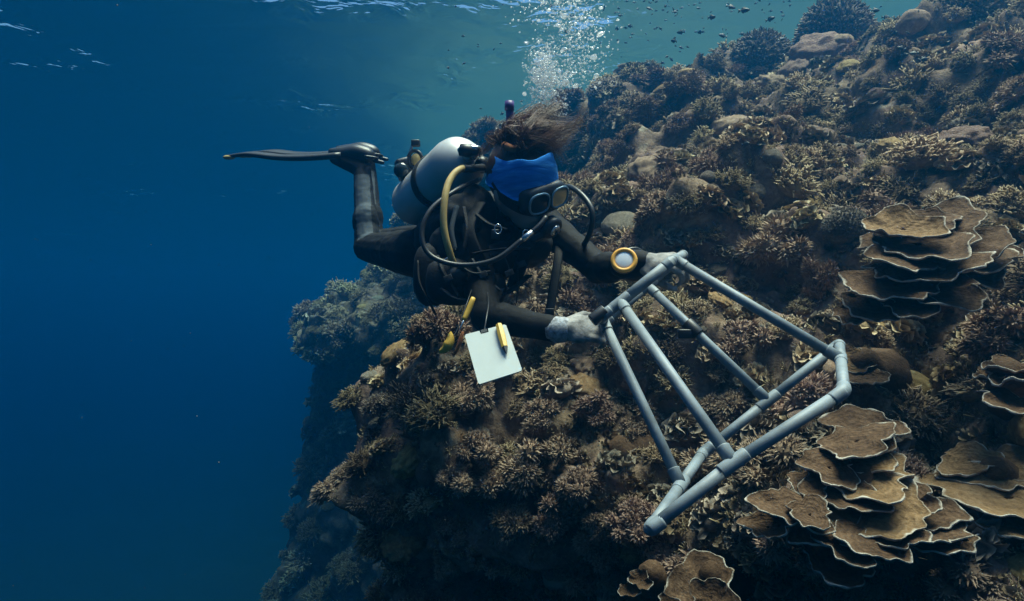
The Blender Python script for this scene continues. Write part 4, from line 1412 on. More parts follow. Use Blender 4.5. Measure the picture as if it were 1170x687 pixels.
gh = thing('regulator_hose', P(483, 270, 2.0), 'thin black hose looping from the tank past the waist to the chest', 'hose')  # black regulator hose, from the tank round to the mouthpiece
mb = MB()
tube(mb, smooth_path([P(548, 205, 2.14), P(520, 218, 2.0), P(492, 240, 1.94), P(482, 268, 1.92), P(492, 292, 1.91), P(525, 303, 1.90), P(565, 297, 1.89), P(598, 273, 1.90)], 8), 0.0075, 10)
link('hose', mb.mesh('hose'), M_RUBBER, gh)
mb = MB(); tube(mb, smooth_path([P(607, 266, 1.905), P(617, 257, 1.91), P(624, 248, 1.92)], 4), 0.0075, 10)
link('hose_end', mb.mesh('hose_end'), M_RUBBER, gh)
mb = MB(); tube(mb, [P(597, 274, 1.90), P(608, 265, 1.905)], [0.0088, 0.0085], 10)
link('hose_fitting', mb.mesh('hose_fitting'), M_CHROME, gh)

# buoyancy vest
vest = thing('buoyancy_vest', pelvis.lerp(neck, 0.6), 'black buoyancy vest with straps and pockets over the wetsuit', 'vest')
def build_vest():
    mb = MB()
    T = (sh_ax, spine, back_ax)
    c = pelvis.lerp(neck, 0.60)
    ball(mb, c + back_ax * 0.055, T, (0.185, 0.20, 0.085), 24, 14)
    ball(mb, pelvis.lerp(neck, 0.85) + back_ax * 0.05, T, (0.15, 0.10, 0.075), 20, 12)
    ball(mb, pelvis.lerp(neck, 0.45) + back_ax * 0.02, T, (0.19, 0.12, 0.12), 20, 12)
    ball(mb, P(528, 252, 2.10), T, (0.070, 0.075, 0.085), 16, 12)
    ball(mb, P(545, 240, 2.14), T, (0.060, 0.065, 0.085), 16, 12)
    ball(mb, P(517, 285, 2.14), T, (0.075, 0.085, 0.085), 16, 12)
    ball(mb, P(600, 285, 2.16), T, (0.085, 0.10, 0.06), 16, 12)
    ball(mb, P(560, 300, 2.14), T, (0.10, 0.10, 0.07), 16, 12)
    me = remeshed(mb, 0.008, 4, 'jacket')
    v = np.zeros(len(me.vertices) * 3); me.vertices.foreach_get('co', v); v = v.reshape(-1, 3)
    vn = np.zeros(len(me.vertices) * 3); me.vertices.foreach_get('normal', vn); vn = vn.reshape(-1, 3)
    v = v + vn * (0.014 * fbm(v * 9, 3, 720) - 0.010 * np.abs(fbm(v * 17, 2, 730)))[:, None]
    me.vertices.foreach_set('co', v.astype(np.float32).ravel()); me.update()
    return me
link('jacket', build_vest(), M_BLACK, vest)
def strap(pts, w, name, parent, mat=M_BLACK, thick=0.25, k=7):
    mb = MB(); q = smooth_path(pts, k); tube(mb, q, w, 8, flat=thick); return link(name, mb.mesh(name), mat, parent)
for pk, (c, rad) in enumerate([(P(517, 322, 2.04), (0.082, 0.06, 0.072)), (P(494, 314, 2.14), (0.060, 0.06, 0.100)), (P(560, 330, 2.06), (0.050, 0.04, 0.05))]):
    mb = MB()
    def puff(v):
        v = np.sign(v) * np.abs(v) ** 0.7
        return v * (1 + 0.06 * fbm(v * 3 + pk * 7, 3, 740))[:, None]
    ball(mb, c, WORLD_AX, rad, 22, 14, fn=puff)
    p = link('pocket', mb.mesh('pocket'), M_BLACK, vest)
    strap([c + Vector((-rad[0], -rad[1] * 0.9, rad[2] * 0.4)), c + Vector((0, -rad[1] * 1.15, rad[2] * 0.5)), c + Vector((rad[0], -rad[1] * 0.9, rad[2] * 0.35))], 0.012, 'pocket_flap', p)
strap([P(548, 232, 2.06), P(535, 262, 2.0), P(548, 300, 1.99), P(560, 335, 2.02)], 0.022, 'shoulder_strap', vest)
strap([P(612, 248, 2.14), P(606, 272, 2.05), P(596, 300, 2.06), P(585, 330, 2.10)], 0.022, 'shoulder_strap', vest)
strap([P(540, 290, 1.985), P(570, 285, 1.975), P(604, 284, 2.03)], 0.014, 'chest_strap', vest)
strap([P(498, 300, 2.08), P(530, 338, 2.02), P(575, 336, 2.03), P(604, 315, 2.10)], 0.018, 'waist_strap', vest)
strap([P(478, 300, 2.10), P(480, 325, 2.07), P(494, 352, 2.05), P(498, 360, 2.05)], 0.016, 'hanging_strap', vest)
strap([P(591, 300, 2.04), P(592, 322, 2.02), P(590, 347, 2.02)], 0.007, 'hanging_strap', vest)
strap([P(574, 330, 2.02), P(566, 345, 1.98), P(552, 358, 1.97)], 0.010, 'hanging_strap', vest)
mb = MB(); box(mb, P(566, 268, 1.965), (Vector((1, 0, 0)), Vector((0, 1, 0)), Vector((0, 0, 1))), (0.012, 0.004, 0.015), 0, 0.003)
link('buckle', mb.mesh('buckle'), M_RUBBER, vest)
for px, py, y in ((569, 262, 1.955), (512, 300, 2.0), (601, 268, 2.0)):
    mb = MB()
    cc = P(px, py, y)
    tube(mb, [cc + Vector((0.010 * math.cos(t), 0, 0.014 * math.sin(t))) for t in np.linspace(0, 2 * math.pi, 17)], 0.0022, 6, False)
    link('d_ring', mb.mesh('d_ring'), M_CHROME, vest)
strap([P(522, 236, 2.03), P(516, 262, 1.99), P(520, 286, 1.98)], 0.008, 'grey_tube', vest, M_PANEL, 1.0)
M_WEB = mat_plain('grey_webbing', (0.045, 0.047, 0.052), 0.75, 0, 0.3, 60, 0.5, 0.003, 0.2)
for k, pts in enumerate([[P(500, 292, 2.02), P(508, 312, 1.965), P(525, 340, 1.96)], [P(540, 296, 1.97), P(552, 315, 1.96), P(572, 332, 1.98)], [P(522, 300, 1.96), P(540, 312, 1.955), P(560, 310, 1.965)],
                         [P(575, 290, 1.985), P(582, 310, 1.99), P(578, 335, 2.0)], [P(545, 245, 2.02), P(560, 256, 1.98), P(580, 262, 1.98)], [P(505, 330, 1.985), P(520, 340, 1.965), P(545, 345, 1.975)],
                         [P(530, 236, 2.03), P(534, 260, 1.995), P(530, 285, 1.985)]]):
    strap(pts, 0.006 + 0.003 * (k % 3), 'webbing_loop', vest, M_WEB if k % 2 else M_BLACK, 0.3)
for px, py, y in ((552, 314, 1.952), (582, 312, 1.98), (512, 318, 1.955), (596, 302, 2.03)):
    mb = MB(); box(mb, P(px, py, y), (Vector((0.9, 0, 0.4)).normalized(), Vector((0, 1, 0)), Vector((-0.4, 0, 0.9)).normalized()), (0.013, 0.005, 0.009), 0, 0.002)
    link('buckle', mb.mesh('buckle'), M_WEB, vest)
# long webbing strap trailing from the far arm
web = thing('webbing_strap', P(636, 290, 2.12), 'long black webbing strap hanging below the diver\'s outstretched arm', 'strap')
strap([P(640, 270, 2.18), P(638, 292, 2.10), P(633, 325, 2.06), P(627, 362, 2.04)], 0.014, 'webbing', web)
mb = MB(); box(mb, P(628, 357, 2.03), WORLD_AX, (0.014, 0.004, 0.012), 0, 0.002)
link('strap_end', mb.mesh('strap_end'), M_RUBBER, web)

# fins
def build_fin(an, tip, label, shade):
    f = thing('swim_fin', an, label, 'fin')
    heel = an + Vector((0.052, 0.0, 0.058)); toe = an + Vector((-0.16, 0.03, 0.088))
    mb = MB()
    pts = smooth_path([heel, heel.lerp(toe, 0.35) + Vector((0, 0, 0.012)), heel.lerp(toe, 0.7), toe], 5)
    rad = np.interp(np.linspace(0, 1, len(pts)), [0, 0.1, 0.35, 0.75, 1], [0.026, 0.044, 0.048, 0.038, 0.022])
    tube(mb, pts, rad, 16, flat=0.85)
    link('foot_pocket', mb.mesh('foot_pocket'), M_RUBBER, f)
    mb = MB()
    tube(mb, smooth_path([heel + Vector((-0.03, -0.05, -0.005)), heel + Vector((0.012, -0.03, -0.008)), heel + Vector((0.018, 0.0, -0.008)), heel + Vector((0.012, 0.03, -0.008)), heel + Vector((-0.03, 0.05, -0.005))], 5), 0.010, 8, flat=0.6)
    link('heel_strap', mb.mesh('heel_strap'), M_RUBBER, f)
    mb = MB(); capsule(mb, heel + Vector((0.008, -0.01, -0.018)), heel + Vector((0.045, -0.008, -0.026)), 0.010, 0.009, 3, 10)
    link('strap_tab', mb.mesh('strap_tab'), M_RUBBER, f)
    path = smooth_path([toe + Vector((0.06, 0, -0.012)), toe.lerp(tip, 0.22) + Vector((0, 0, -0.020)), toe.lerp(tip, 0.5) + Vector((0, 0, -0.014)), toe.lerp(tip, 0.8) + Vector((0, 0, 0.006)), tip], 6)
    wax = Vector((0.08, -0.965, -0.25)).normalized()
    n = len(path); mb = MB(); V = []; na = 9
    for i, p in enumerate(path):
        t = i / (n - 1); hw = 0.055 + 0.055 * t ** 0.7
        for s in (1, -1):
            for j in range(na):
                q = j / (na - 1) * 2 - 1
                V.append(tuple(p + wax * hw * q + Vector((0, 0, s * (0.010 - 0.006 * t) * (1 - 0.5 * abs(q)) + 0.006 * math.cos(q * 9)))))
    F = []
    W = 2 * na
    for i in range(n - 1):
        for j in range(na - 1):
            F.append((i * W + j, (i + 1) * W + j, (i + 1) * W + j + 1, i * W + j + 1))
            F.append((i * W + na + j + 1, (i + 1) * W + na + j + 1, (i + 1) * W + na + j, i * W + na + j))
        F.append((i * W, i * W + na, (i + 1) * W + na, (i + 1) * W)); F.append((i * W + na - 1, (i + 1) * W + na - 1, (i + 1) * W + 2 * na - 1, i * W + 2 * na - 1))
    for e in (0, (n - 1) * W):
        F.append(tuple([e + j for j in range(na)] + [e + 2 * na - 1 - j for j in range(na)]))
    mb.add(V, F)
    link('blade', mb.mesh('blade'), M_RUBBER, f)
    for s in (-1, 1):
        mb = MB()
        tube(mb, [p + wax * s * (0.055 + 0.055 * (i / (n - 1)) ** 0.7) for i, p in enumerate(path)], np.linspace(0.016, 0.009, n), 8)
        link('side_rail', mb.mesh('side_rail'), M_RUBBER, f)
        mb = MB()
        e = path[-1] + wax * s * 0.108
        ball(mb, e - Vector((-0.008, 0, 0.004)), WORLD_AX, (0.030, 0.016, 0.011), 10, 8)
        link('tip_mark', mb.mesh('tip_mark'), M_YHOSE, f)
    return f
build_fin(anR, P(268, 178, 3.28), 'black swim fin with small yellow tip on the raised near foot', 0)
build_fin(anL, P(290, 176, 3.44), 'black swim fin mostly hidden behind the other on the far foot', 0)

# wrist compass
wc = P(713, 298, 1.80); wn_ = Vector((-0.16, -0.93, 0.33)).normalized()
wat = thing('wrist_compass', wc, 'round orange rimmed dive compass with pale dial on the outstretched forearm', 'compass')
a_, b_, d_ = [Vector(tuple(q)) for q in frame_of(tuple(wn_))]
mb = MB(); lathe(mb, wc - wn_ * 0.016, wn_, [(0, 0.026), (0.004, 0.034), (0.016, 0.035), (0.018, 0.030)], 28)
link('case', mb.mesh('case'), M_RUBBER, wat)
mb = MB(); tube(mb, [wc + wn_ * 0.004 + a_ * 0.030 * math.cos(t) + b_ * 0.030 * math.sin(t) for t in np.linspace(0, 2 * math.pi, 37)], 0.0062, 8, False)
link('bezel', mb.mesh('bezel'), M_ORANGE, wat)
mb = MB(); lathe(mb, wc + wn_ * 0.0025, wn_, [(0, 0.026), (0.002, 0.025), (0.004, 0.018), (0.005, 0.004)], 28)
dial = link('dial', mb.mesh('dial'), M_DIAL, wat)
mb = MB(); box(mb, wc + wn_ * 0.0085 + a_ * 0.004, (a_, b_, wn_), (0.013, 0.003, 0.0008)); box(mb, wc + wn_ * 0.0085 - b_ * 0.010, (a_, b_, wn_), (0.008, 0.0022, 0.0008))
link('needle', mb.mesh('needle'), M_BLACK, dial)
mb = MB()
fa = (wrL - elL).normalized(); wp = wrL - fa * 0.035
lathe(mb, wp - fa * 0.014, fa, [(0, 0.046), (0.001, 0.049), (0.027, 0.048), (0.028, 0.045)], 28)
link('strap', mb.mesh('strap'), M_RUBBER, wat)

# slate and pencil
slate = thing('writing_slate', P(565, 405, 1.84), 'blank white writing slate hanging under the diver', 'slate')
def quad_plate(mb, pts, th, m=0):
    n = (pts[1] - pts[0]).cross(pts[2] - pts[1]).normalized()
    a = [p + n * th for p in pts]; b = [p - n * th for p in pts]
    k = len(pts)
    V = [tuple(q) for q in a + b]
    F = [tuple(range(k)), tuple(range(2 * k - 1, k - 1, -1))] + [(i, i + k, (i + 1) % k + k, (i + 1) % k) for i in range(k)]
    mb.add(V, F, m); return n
c00, c10, c11, c01 = P(531, 383, 1.765), P(578, 371, 1.765), P(597, 424, 1.66), P(547, 440, 1.66)
def bl(s, t): return c00.lerp(c10, s).lerp(c01.lerp(c11, s), t)
outline = [bl(0.04, 0.0), bl(0.36, 0.0), bl(0.37, 0.07), bl(0.56, 0.07), bl(0.57, 0.0), bl(0.96, 0.0), bl(1, 0.03), bl(1, 0.97), bl(0.97, 1), bl(0.03, 1), bl(0, 0.97), bl(0, 0.03)]
mb = MB(); nsl = quad_plate(mb, outline, 0.0025)
link('board', mb.mesh('board', False), M_WHITE, slate)
mb = MB(); quad_plate(mb, [bl(0.39, 0.0), bl(0.54, 0.0), bl(0.54, 0.062), bl(0.39, 0.062)], 0.004)
link('clip', mb.mesh('clip', False), M_RUBBER, slate)
mb = MB(); tube(mb, smooth_path([bl(0.46, 0.03), P(556, 362, 1.79), P(558, 346, 1.86), P(556, 325, 1.98)], 6), 0.0022, 6)
link('lanyard', mb.mesh('lanyard'), M_RUBBER, slate)
fr = nsl if nsl.y < 0 else -nsl
pen = thing('pencil', bl(0.8, 0.1), 'stubby yellow pencil with dark tip clipped to the white slate', 'pencil')
p0_, p1_ = bl(0.84, 0.02) + fr * 0.010, bl(0.80, 0.50) + fr * 0.010
dpen = (p1_ - p0_).normalized()
mb = MB(); tube(mb, [p0_, p0_.lerp(p1_, 0.5), p1_], [0.0090, 0.0105, 0.0085], 6)
link('shaft', mb.mesh('shaft', False), M_YELLOW, pen)
mb = MB(); tube(mb, [p1_, p1_ + dpen * 0.012, p1_ + dpen * 0.021], [0.0078, 0.0045, 0.0015], 6)
link('tip', mb.mesh('tip', False), M_RUBBER, pen)

# yellow tool on a lanyard
tool = thing('dive_knife', P(530, 365, 1.83), 'yellow handled steel dive knife dangling beside the slate', 'knife')
mb = MB(); tube(mb, smooth_path([P(541, 340, 1.84), P(535, 355, 1.83), P(530, 366, 1.82)], 4), [0.006, 0.0075, 0.008, 0.008, 0.008, 0.008, 0.0075, 0.007, 0.006], 8)
link('handle', mb.mesh('handle'), M_YELLOW, tool)
mb = MB(); tube(mb, [P(530, 366, 1.82), P(527, 373, 1.82), P(523, 384, 1.82)], [0.006, 0.0055, 0.003], 8, flat=0.5)
link('blade', mb.mesh('blade'), M_CHROME, tool)
reel = thing('finger_reel', P(514, 394, 1.82), 'small yellow crescent shaped reel hanging below the knife', 'reel')
mb = MB()
V = []
for t in np.linspace(-1.25, 1.25, 15):
    o_ = 0.036; w_ = 0.027 * math.cos(t) ** 0.8
    e_ = Vector((math.cos(t - 0.5), 0, math.sin(t - 0.5)))
    V += [e_ * o_, e_ * (o_ - w_)]
ctr = P(504, 389, 1.82)
vv = [tuple(ctr + q * 1.0 + Vector((0, -0.006, 0))) for q in V] + [tuple(ctr + q + Vector((0, 0.006, 0))) for q in V]
k = len(V); F = []
for i in range(14):
    F += [(2 * i, 2 * i + 2, 2 * i + 3, 2 * i + 1), (k + 2 * i + 1, k + 2 * i + 3, k + 2 * i + 2, k + 2 * i), (2 * i, k + 2 * i, k + 2 * i + 2, 2 * i + 2), (2 * i + 1, 2 * i + 3, k + 2 * i + 3, k + 2 * i + 1)]
mb.add(vv, F)
link('rim', mb.mesh('rim'), M_YELLOW, reel)
mb = MB(); tube(mb, smooth_path([P(529, 379, 1.83), P(525, 392, 1.83), P(520, 405, 1.83)], 4), [0.006, 0.009, 0.011, 0.012, 0.012, 0.011, 0.010, 0.008, 0.005], 8, flat=0.5)
link('grip', mb.mesh('grip'), M_BRONZE, reel)
mb = MB(); tube(mb, smooth_path([P(515, 386, 1.82), P(522, 378, 1.83), P(534, 345, 1.88), P(540, 328, 1.96)], 5), 0.0018, 6)
link('cord', mb.mesh('cord'), M_RUBBER, reel)

# camera carried behind the tank
camr = thing('underwater_camera', P(467, 195, 2.55), 'black underwater camera with silver bracket clipped behind the tank', 'camera')
cc = P(464, 193, 2.55)
mb = MB(); box(mb, cc, (Vector((0.9, 0.3, 0.3)).normalized(), Vector((-0.3, 0.95, 0.0)).normalized(), Vector((-0.25, -0.1, 0.96)).normalized()), (0.036, 0.034, 0.040), 0, 0.012)
hs = link('housing', mb.mesh('housing'), M_RUBBER, camr)
mb = MB(); ball(mb, cc + Vector((-0.012, -0.034, -0.012)), WORLD_AX, (0.030, 0.022, 0.030), 18, 12)
link('dome_port', mb.mesh('dome_port'), M_LENS, camr)
mb = MB(); tube(mb, smooth_path([P(466, 186, 2.53), P(468, 176, 2.53), P(472, 163, 2.53)], 4), 0.006, 8)
link('bracket', mb.mesh('bracket'), M_CHROME, camr)
mb = MB(); tube(mb, [P(474, 176, 2.52) + Vector((0.026 * math.cos(t), 0.004, 0.033 * math.sin(t) - 0.02)) for t in np.linspace(0, 2 * math.pi, 21)], 0.007, 8, False)
link('strobe_rim', mb.mesh('strobe_rim'), M_RUBBER, camr)
mb = MB(); ball(mb, P(475, 182, 2.52) + Vector((0.0, 0.004, 0.0)), WORLD_AX, (0.020, 0.012, 0.024), 14, 10)
link('strobe_lens', mb.mesh('strobe_lens'), M_YHOSE, camr)
mb = MB(); box(mb, P(475, 164, 2.53), WORLD_AX, (0.016, 0.014, 0.012), 0, 0.004)
link('mount', mb.mesh('mount'), M_RUBBER, camr)
mb = MB(); tube(mb, smooth_path([cc + Vector((0.03, 0.0, -0.03)), P(474, 210, 2.55), T0 + tax * 0.18 + upT * rT], 4), 0.005, 6)
link('tether', mb.mesh('tether'), M_RUBBER, camr)
# ------------------------------------------------------------------ pipe frame
PR = 0.0117
C2 = Vector((0.622, 1.25, -0.170)); C3 = Vector((0.247, 1.20, -0.413))
bvec = Vector((0.17, 0.37, 0.065))
C1 = P(959, 393, 1.62); C4 = P(803, 518, 1.57)
M1 = P(838, 529, 1.218); M4 = C1.lerp(C4, 0.53); M2 = C2.lerp(C1, 0.62); M3 = C3.lerp(C4, 0.52)
# top ring
tR_near = P(768, 298, 1.60); tL_near = P(688, 362, 1.58)
tR_far = P(781, 291, 1.80); tL_far = P(690, 370, 1.74)
tt1 = tR_near.lerp(tL_near, 0.74)
frame = thing('pipe_frame', C3.lerp(C1, 0.5), 'grey plastic pipe survey frame shaped like a cut off pyramid held by the diver', 'pipe frame')
def pipe(a, b, r=PR, name='pipe'):
    mb = MB(); tube(mb, [a, a.lerp(b, 0.5), b], r, 16)
    return link(name, mb.mesh(name), M_PIPE, frame)
def sleeve(c, d, L, r=PR * 1.15):
    d = d.normalized()
    mb = MB(); tube(mb, [c - d * L, c - d * (L - 0.002), c + d * (L - 0.002), c + d * L], [r * 0.96, r, r, r * 0.96], 18)
    return mb
def elbow(c, a, b, L=0.030):
    da = (a - c).normalized(); db = (b - c).normalized()
    mb = MB(); pts = smooth_path([c + da * L, c + da * L * 0.45, c + (da + db) * L * 0.10, c + db * L * 0.45, c + db * L], 4)
    tube(mb, pts, PR * 1.15, 16)
    return link('elbow_joint', mb.mesh('elbow_joint'), M_PIPE, frame)
def tee(c, along, branch, L=0.030):
    mb = sleeve(c, along, L)
    db = branch.normalized()
    tube(mb, [c, c + db * (L * 1.15), c + db * (L * 1.2)], [PR * 1.15, PR * 1.15, PR * 1.22], 16)
    return link('tee_joint', mb.mesh('tee_joint'), M_PIPE, frame)
for a, b in ((C2, M1), (M1, C3), (C1, M4), (M4, C4), (C2, M2), (M2, C1), (C3, M3), (M3, C4)):
    pipe(a, b)
for c, a, b in ((C1, C2, C4), (C2, C1, C3), (C3, C2, C4), (C4, C1, C3)):
    elbow(c, a, b)
tm_far = tR_far.lerp(tL_far, 0.46); tm_left = tL_near.lerp(tL_far, 0.5); tm_right = tR_near.lerp(tR_far, 0.18)
for a, b in ((tR_near, tt1), (tt1, tL_near), (tR_far, tm_far), (tm_far, tL_far), (tL_near, tm_left), (tm_left, tL_far), (tR_near, tm_right), (tm_right, tR_far)):
    pipe(a, b, PR * (1.12 if a in (tR_near, tt1) else 1.0))
for c, a, b in ((tR_near, tL_near, tR_far), (tL_near, tR_near, tL_far), (tR_far, tR_near, tL_far), (tL_far, tL_near, tR_far)):
    elbow(c, a, b, 0.026)
legs = ((tt1, M1), (tm_right, M2), (tm_left, M3), (tm_far, M4))
for i, (a, b) in enumerate(legs):
    pipe(a, b, name='leg')
    tee(b, (C2 - C3, C2 - C1, C3 - C4, C1 - C4)[i], a - b)
    tee(a, (tR_near - tL_near, tR_near - tR_far, tL_near - tL_far, tR_far - tL_far)[i], b - a, 0.026)
    o = frame
g = legs[3][0].lerp(legs[3][1], 0.40); gd = legs[3][1] - legs[3][0]
mb = sleeve(g, gd, 0.022, PR * 1.5)
box(mb, g + Vector((-0.02, -0.004, -0.012)), WORLD_AX, (0.020, 0.012, 0.012), 0, 0.004)
link('clamp', mb.mesh('clamp'), M_RUBBER, frame)
mb = sleeve(tL_near.lerp(tR_near, 0.02) + Vector((-0.012, 0, 0.0)), tL_near - tR_near, 0.020, PR * 1.34)
link('rubber_grip', mb.mesh('rubber_grip'), M_RUBBER, frame)
# ------------------------------------------------------------------ fish and bubbles
def me_fish(seed):
    """small deep bodied reef fish, unit length, nose towards +X"""
    r = np.random.default_rng(seed)
    mb = MB()
    xs = [0.5, 0.46, 0.38, 0.25, 0.1, -0.08, -0.22, -0.30]
    hs = np.array([0.012, 0.06, 0.12, 0.185, 0.21, 0.17, 0.085, 0.045]) * r.uniform(0.9, 1.1)
    ws = np.array([0.008, 0.03, 0.055, 0.075, 0.08, 0.06, 0.03, 0.016])
    sides = 10; V = []; F = []
    for x, h, w in zip(xs, hs, ws):
        for j in range(sides):
            t = 2 * math.pi * j / sides
            V.append((x, w * math.cos(t), h * math.sin(t)))
    for i in range(len(xs) - 1):
        for j in range(sides):
            k = (j + 1) % sides
            F.append((i * sides + j, i * sides + k, (i + 1) * sides + k, (i + 1) * sides + j))
    F.append(tuple(range(sides))); F.append(tuple((len(xs) - 1) * sides + sides - 1 - j for j in range(sides)))
    mb.add(V, F)
    def fin(poly, th=0.006):
        k = len(poly)
        v = [(x, th, z) for x, z in poly] + [(x, -th, z) for x, z in poly]
        mb.add(v, [tuple(range(k)), tuple(range(2 * k - 1, k - 1, -1))] + [(i, i + k, (i + 1) % k + k, (i + 1) % k) for i in range(k)])
    fin([(-0.28, 0.04), (-0.38, 0.12), (-0.52, 0.19), (-0.44, 0.0), (-0.52, -0.19), (-0.38, -0.12), (-0.28, -0.04)])
    fin([(0.22, 0.17), (0.1, 0.29), (-0.08, 0.27), (-0.2, 0.20), (-0.22, 0.07), (0.05, 0.19)])
    fin([(0.05, -0.19), (-0.04, -0.28), (-0.18, -0.19), (-0.22, -0.07), (-0.05, -0.16)])
    return mb.mesh('fish')
M_FISH = mat_plain('dark_fish', (0.022, 0.026, 0.032), 0.5, 0, 0.3, 6, 0.1, 0.001)
fm = [me_fish(k) for k in range(4)]
for m in fm: m.materials.append(M_FISH)
rf = np.random.default_rng(77)
fixed = [(813, 20), (770, 12), (690, 10), (778, 37), (770, 47), (800, 37), (826, 41), (848, 39), (741, 73), (756, 72), (767, 68), (763, 83), (1000, 12), (1055, 68), (720, 30), (705, 33), (742, 10), (783, 80), (664, 115), (850, 12), (870, 32), (880, 22), (835, 8), (860, 55), (893, 45), (820, 62), (985, 6), (1012, 20)]
spots = [(x, y, 0) for x, y in fixed]
while len(spots) < 175:
    if rf.uniform() < 0.68:
        spots.append((rf.uniform(690, 905), abs(rf.normal(0, 45)), 1))
    elif rf.uniform() < 0.6:
        spots.append((rf.uniform(500, 690), rf.uniform(5, 150), 1))
    else:
        spots.append((rf.uniform(880, 1120), rf.uniform(0, 80), 1))
nf = 0
for px, py, small in spots:
    dv = P(px, py, 1.0)
    loc, nor, i, dist = BVH.ray_cast(Vector((0, 0, 0)), dv.normalized(), 40)
    y = rf.uniform(4.2, 7.5) if not small else rf.uniform(5.5, 10.5)
    if loc is not None: y = min(y, loc.y - 0.35)
    if y < 3.2 or dv.z * y > SURFACE_Z - 0.25: y = min(y, (SURFACE_Z - 0.3) / max(dv.z, 0.01))
    L = rf.uniform(0.055, 0.08) if not small else rf.uniform(0.03, 0.055)
    o = bpy.data.objects.new('reef_fish', fm[int(rf.integers(4))])
    o.location = P(px, py, y)
    o.rotation_euler = (rf.normal(0, 0.15), rf.normal(0, 0.35), rf.choice([0, math.pi]) + rf.normal(0, 0.7))
    o.scale = (L, L, L)
    col.objects.link(o)
    where = 'above the reef crest domes' if px > 860 else ('beside the rising bubbles' if px < 700 else 'in the open water over the falling crest')
    tag(o, ('tiny dim' if small else 'small') + ' dark fish swimming ' + where, 'fish', 'dark fish ' + where)
    nf += 1

def mat_bubble():
    """thin walled air bubble: bright rim, light passing through"""
    m = bpy.data.materials.new('air_bubble'); m.use_nodes = True
    nt = m.node_tree; nt.nodes.clear()
    out = nt.nodes.new('ShaderNodeOutputMaterial')
    tr = nt.nodes.new('ShaderNodeBsdfTransparent')
    tl = nt.nodes.new('ShaderNodeBsdfTranslucent'); tl.inputs[0].default_value = (0.93, 0.97, 1, 1)
    df = nt.nodes.new('ShaderNodeBsdfDiffuse')
    nt.links.new(ramp(nt, noise_node(nt, coords(nt), 3, 2), [(0.3, (0.85, 0.9, 0.95)), (0.7, (0.95, 0.98, 1.0))]), df.inputs[0])
    gl = nt.nodes.new('ShaderNodeBsdfGlossy'); gl.inputs['Roughness'].default_value = 0.15
    m1 = nt.nodes.new('ShaderNodeMixShader'); m1.inputs[0].default_value = 0.5
    nt.links.new(tl.outputs[0], m1.inputs[1]); nt.links.new(df.outputs[0], m1.inputs[2])
    m2 = nt.nodes.new('ShaderNodeMixShader'); m2.inputs[0].default_value = 0.25
    nt.links.new(m1.outputs[0], m2.inputs[1]); nt.links.new(gl.outputs[0], m2.inputs[2])
    lw = nt.nodes.new('ShaderNodeLayerWeight'); lw.inputs['Blend'].default_value = 0.5
    mr = nt.nodes.new('ShaderNodeMapRange'); mr.inputs['To Min'].default_value = 0.30; mr.inputs['To Max'].default_value = 0.95
    nt.links.new(lw.outputs['Facing'], mr.inputs['Value'])
    m3 = nt.nodes.new('ShaderNodeMixShader')
    nt.links.new(mr.outputs[0], m3.inputs[0]); nt.links.new(tr.outputs[0], m3.inputs[1]); nt.links.new(m2.outputs[0], m3.inputs[2])
    nt.links.new(m3.outputs[0], out.inputs['Surface'])
    return m
M_BUB = mat_bubble()
def me_bubble(seed):
    bm = bmesh.new(); bmesh.ops.create_icosphere(bm, subdivisions=3, radius=1.0)
    v = np.array([tuple(q.co) for q in bm.verts])
    v = v * (1 + 0.16 * fbm(v * 1.2 + seed * 9.1, 2, seed))[:, None]
    v[:, 2] = np.where(v[:, 2] < 0, v[:, 2] * 0.35, v[:, 2] * 0.72) + 0.12 * (v[:, 0] ** 2 + v[:, 1] ** 2) * -1
    me = np_mesh('air_bubble', v, np.array([[q.index for q in f.verts] for f in bm.faces])); bm.free()
    me.materials.append(M_BUB)
    return me
bms = [me_bubble(k) for k in range(6)]
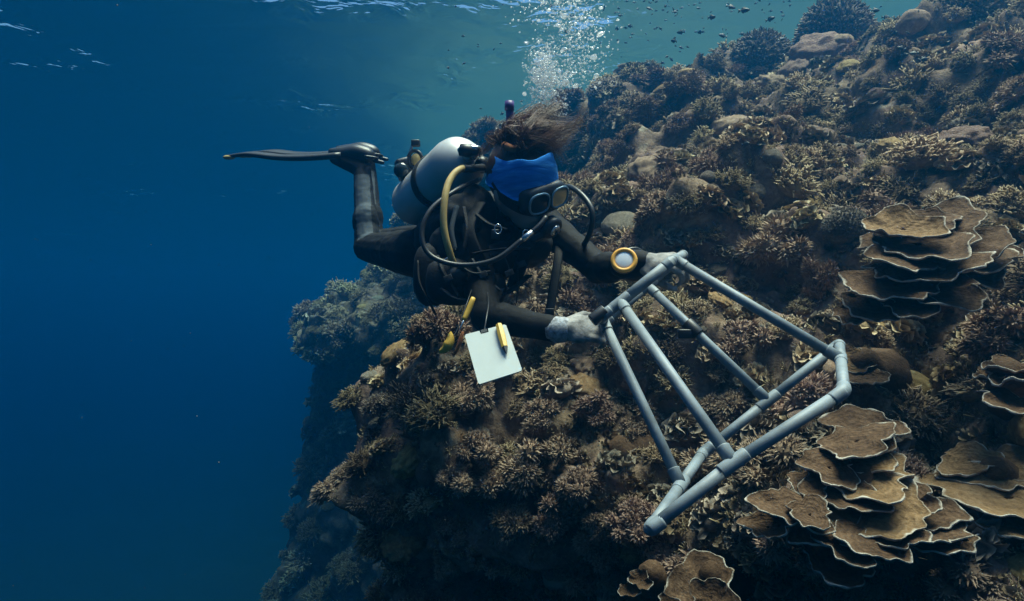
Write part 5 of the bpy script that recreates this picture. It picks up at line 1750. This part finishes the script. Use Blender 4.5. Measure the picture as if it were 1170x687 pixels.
def bubble_spot(r):
    k = r.uniform()
    if k < 0.42:                                   # tall trail
        py = r.uniform(-40, 100); cx = 655 + 8 * math.sin(py / 25) - 6 * (py < 20)
        return r.normal(cx, 15 + 0.06 * (100 - py)), py
    if k < 0.68:                                   # bursting cloud
        py = r.normal(78, 16); return r.normal(622, 9 + 0.08 * abs(py - 78)), py
    if k < 0.88:                                   # near the head
        py = r.uniform(88, 134); return r.normal(625, 11), py
    return r.normal(632, 26), r.uniform(-40, 30)
rb = np.random.default_rng(88)
for i in range(240):
    px, py = bubble_spot(rb)
    y = 2.30 + rb.normal(0, 0.05)
    s = min(0.0135, rb.gamma(1.7, 0.0020) + 0.0015)
    o = bpy.data.objects.new('air_bubble', bms[int(rb.integers(6))])
    o.location = P(px, py, y)
    o.rotation_euler = (rb.normal(0, 0.35), rb.normal(0, 0.35), rb.uniform(0, 6.28))
    o.scale = (s * rb.uniform(0.9, 1.5), s * rb.uniform(0.9, 1.5), s)
    col.objects.link(o)
    w = 'in the rising trail' if px > 640 or py < 40 else 'in the cloud above the diver\'s hair'
    tag(o, 'silvery air bubble ' + w, 'bubble', 'air bubbles ' + w)
# the mist of bubbles too fine to count
bm = bmesh.new(); bmesh.ops.create_icosphere(bm, subdivisions=1, radius=1.0)
bv = np.array([tuple(q.co) for q in bm.verts]); bf = np.array([[q.index for q in f.verts] for f in bm.faces]); bm.free()
n = 4800
V = []
for i in range(n):
    px, py = bubble_spot(rb)
    c = np.array(tuple(P(px, py, 2.30 + rb.normal(0, 0.06))))
    V.append(c + bv * (0.0009 + rb.gamma(1.6, 0.0008)) * np.array([1, 1, 0.7]))
mist = np_mesh('bubble_mist', np.concatenate(V), (bf[None] + (np.arange(n) * len(bv))[:, None, None]).reshape(-1, 3))
tag(link('bubble_mist', mist, M_BUB), 'mist of the finest air bubbles rising from the diver', None, None, 'stuff')

# drifting specks in the water
n = 420
V = []
for i in range(n):
    y = rb.uniform(1.2, 7.0)
    c = np.array(tuple(P(rb.uniform(-60, 1230), rb.uniform(-40, 720), y)))
    V.append(c + bv * rb.uniform(0.0005, 0.0014))
snow = np_mesh('drifting_specks', np.concatenate(V), (bf[None] + (np.arange(n) * len(bv))[:, None, None]).reshape(-1, 3))
tag(link('drifting_specks', snow, M_PALE), 'tiny pale specks drifting in the water', None, None, 'stuff')
